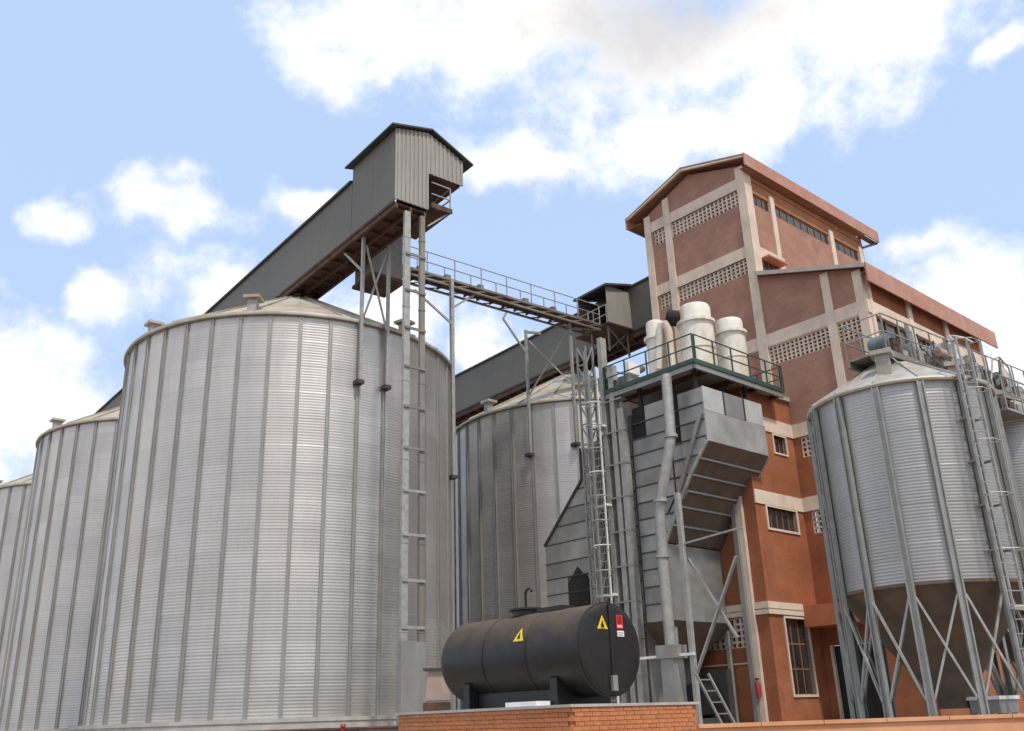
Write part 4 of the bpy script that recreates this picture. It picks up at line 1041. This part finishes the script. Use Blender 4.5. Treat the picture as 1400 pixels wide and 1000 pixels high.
for k in range(6):
    o = -.9 + k * .62; MB().beam(BN(A0, o, wz - .2), BN(A0 - .25, o + .35, wz - .75), .035).build('knee_brace', galv_post, wk)
for o in (2.9, 3.6, 4.9):
    MB().beam(BN(.2, o, 7.6), BN(.2, o, wz - .2), .12).build('support_post', rust, wk)
for o in (2.6, 3.2, 3.9, 4.6):
    MB().beam(BN(-.5, o, wz - .2), BN(-.4, o + .6, wz - 1.2), .06).build('cross_tie', rnd.choice((rust, galv_post)), wk)
MB().box(BN, (-.6, .6), (2.45, 5.0), (wz - .62, wz - .50)).build('lower_tray', rust, wk)
# feed spouts and framing that stand up among the rails
for k in range(9):
    o = .6 + k * .62
    p_ = BN(rnd.uniform(-.5, -.2), o, wz + .05)
    MB().beam(p_, p_ + BN.B * rnd.uniform(-.35, .35) + Vector((0, 0, rnd.uniform(.7, 1.25))), rnd.choice((.04, .06, .09))).build('frame_bar', rnd.choice((rust, dark_trim, galv_post, rust_post)), wk)
for o in (3.6, 6.6):
    MB().lathe(BN(-.1, o, 0), [(.22, wz + .45), (.22, wz + .8), (.08, wz + 1.15), (.08, wz + 1.3)], 14).build('feed_hopper', galv_dryer, wk, smooth=True)
MB().path([BN(-.55, 4.6, wz + .2), BN(-.55, 5.0, wz + .95), BN(-.55, 5.5, wz + 1.15), BN(-.55, 6.0, wz + .9), BN(-.55, 6.1, wz - .3)], .03, 8).build('guard_loop', steel, wk, smooth=True)
# outlets and valve boxes hanging below the deck over the near bin's roof
for k in range(12):
    o = .55 + k * .16; a = rnd.uniform(-1.25, -.7); z = 10.30 - .52 * (abs(a) - .3) + rnd.uniform(.0, .25)
    if k % 3 == 0: MB().tube(BN(-.5, o, wz - .1), BN(a - .15, o + rnd.uniform(-.15, .15), z - .25), .06, 10).build('spout', rnd.choice((galv_post, rust)), wk, smooth=True)
    elif k % 3 == 1: MB().box(BN, (a, a + .22), (o, o + .2), (z - .35, z)).build('valve_box', rnd.choice((dark_trim, rust_post, rust)), wk)
    else: MB().beam(BN(-.55, o, wz + .4), BN(a - .1, o + .1, z - .3), .035).build('cross_tie', rnd.choice((dark_trim, galv_post)), wk)
# side stage with rails at the right, between the bins
MB().box(BN, (-1.6, -.65), (2.75, 4.3), (9.1, 9.16)).build('lower_stage', galv_post, wk)
rl = MB()
for z in (9.6, 10.1): rl.tube(BN(-1.58, 2.8, z), BN(-1.58, 4.25, z), .02, 6)
for o in (2.8, 3.3, 3.8, 4.25): rl.beam(BN(-1.58, o, 9.16), BN(-1.58, o, 10.1), .03)
rl.build('stage_rail', steel, wk)
for o in (2.9, 3.4, 3.9): MB().box(BN, (-1.4, -1.0), (o, o + .3), (9.17, 9.17 + .35)).build('housing', rnd.choice((rust, galv_post, dark_trim)), wk)
mo = thing('conveyor_motor', 'faded blue drive motor on the left end of the bin walkway', 'motor', BN(0, -.3, wz))
MB().tube(BN(-.32, -.25, wz + .45), BN(.28, -.25, wz + .45), .25, 18).build('motor_body', blue_m, mo, smooth=True)
for k in range(4): MB().tube(BN(-.2 + k * .12, -.25, wz + .45), BN(-.16 + k * .12, -.25, wz + .45), .27, 18).build('cooling_fin', blue_m, mo)
MB().box(BN, (-.32, .28), (-.48, -.02), (wz + .003, wz + .25)).build('motor_base', galv_post, mo)
hd = thing('drive_unit', 'grey rounded conveyor drive housing above the bins at the end of the red roof', 'machine', BN(0, 2.2, wz))
MB().box(BN, (-.35, .0), (2.3, 2.85), (wz + .003, wz + .75)).build('casing', galv_dryer, hd)
MB().tube(BN(-.36, 2.58, wz + .78), BN(.01, 2.58, wz + .78), .28, 18).build('drum_cover', steel, hd, smooth=True)
MB().tube(BN(-.5, 1.7, wz + .5), BN(-.5, 2.1, wz + .5), .15, 14).build('gear_motor', pink_m, hd, smooth=True)
# discharge trolley under the near bin
dt = thing('discharge_trolley', 'small grey trolley with white lid under the nearest hopper bin', 'trolley', BN(-.6, .5, YZ))
MB().box(BN, (-1.1, -.4), (.0, .9), (1.42, 1.72)).build('body', galv_post, dt)
MB().box(BN, (-1.15, -.35), (-.05, .95), (1.721, 1.80)).build('lid', white_m, dt)
for a in (-1.05, -.45):
    for o in (.1, .8): MB().tube(BN(a, o, YZ + .12), BN(a + .06, o, YZ + .12), .12, 12).build('wheel', black_m, dt)
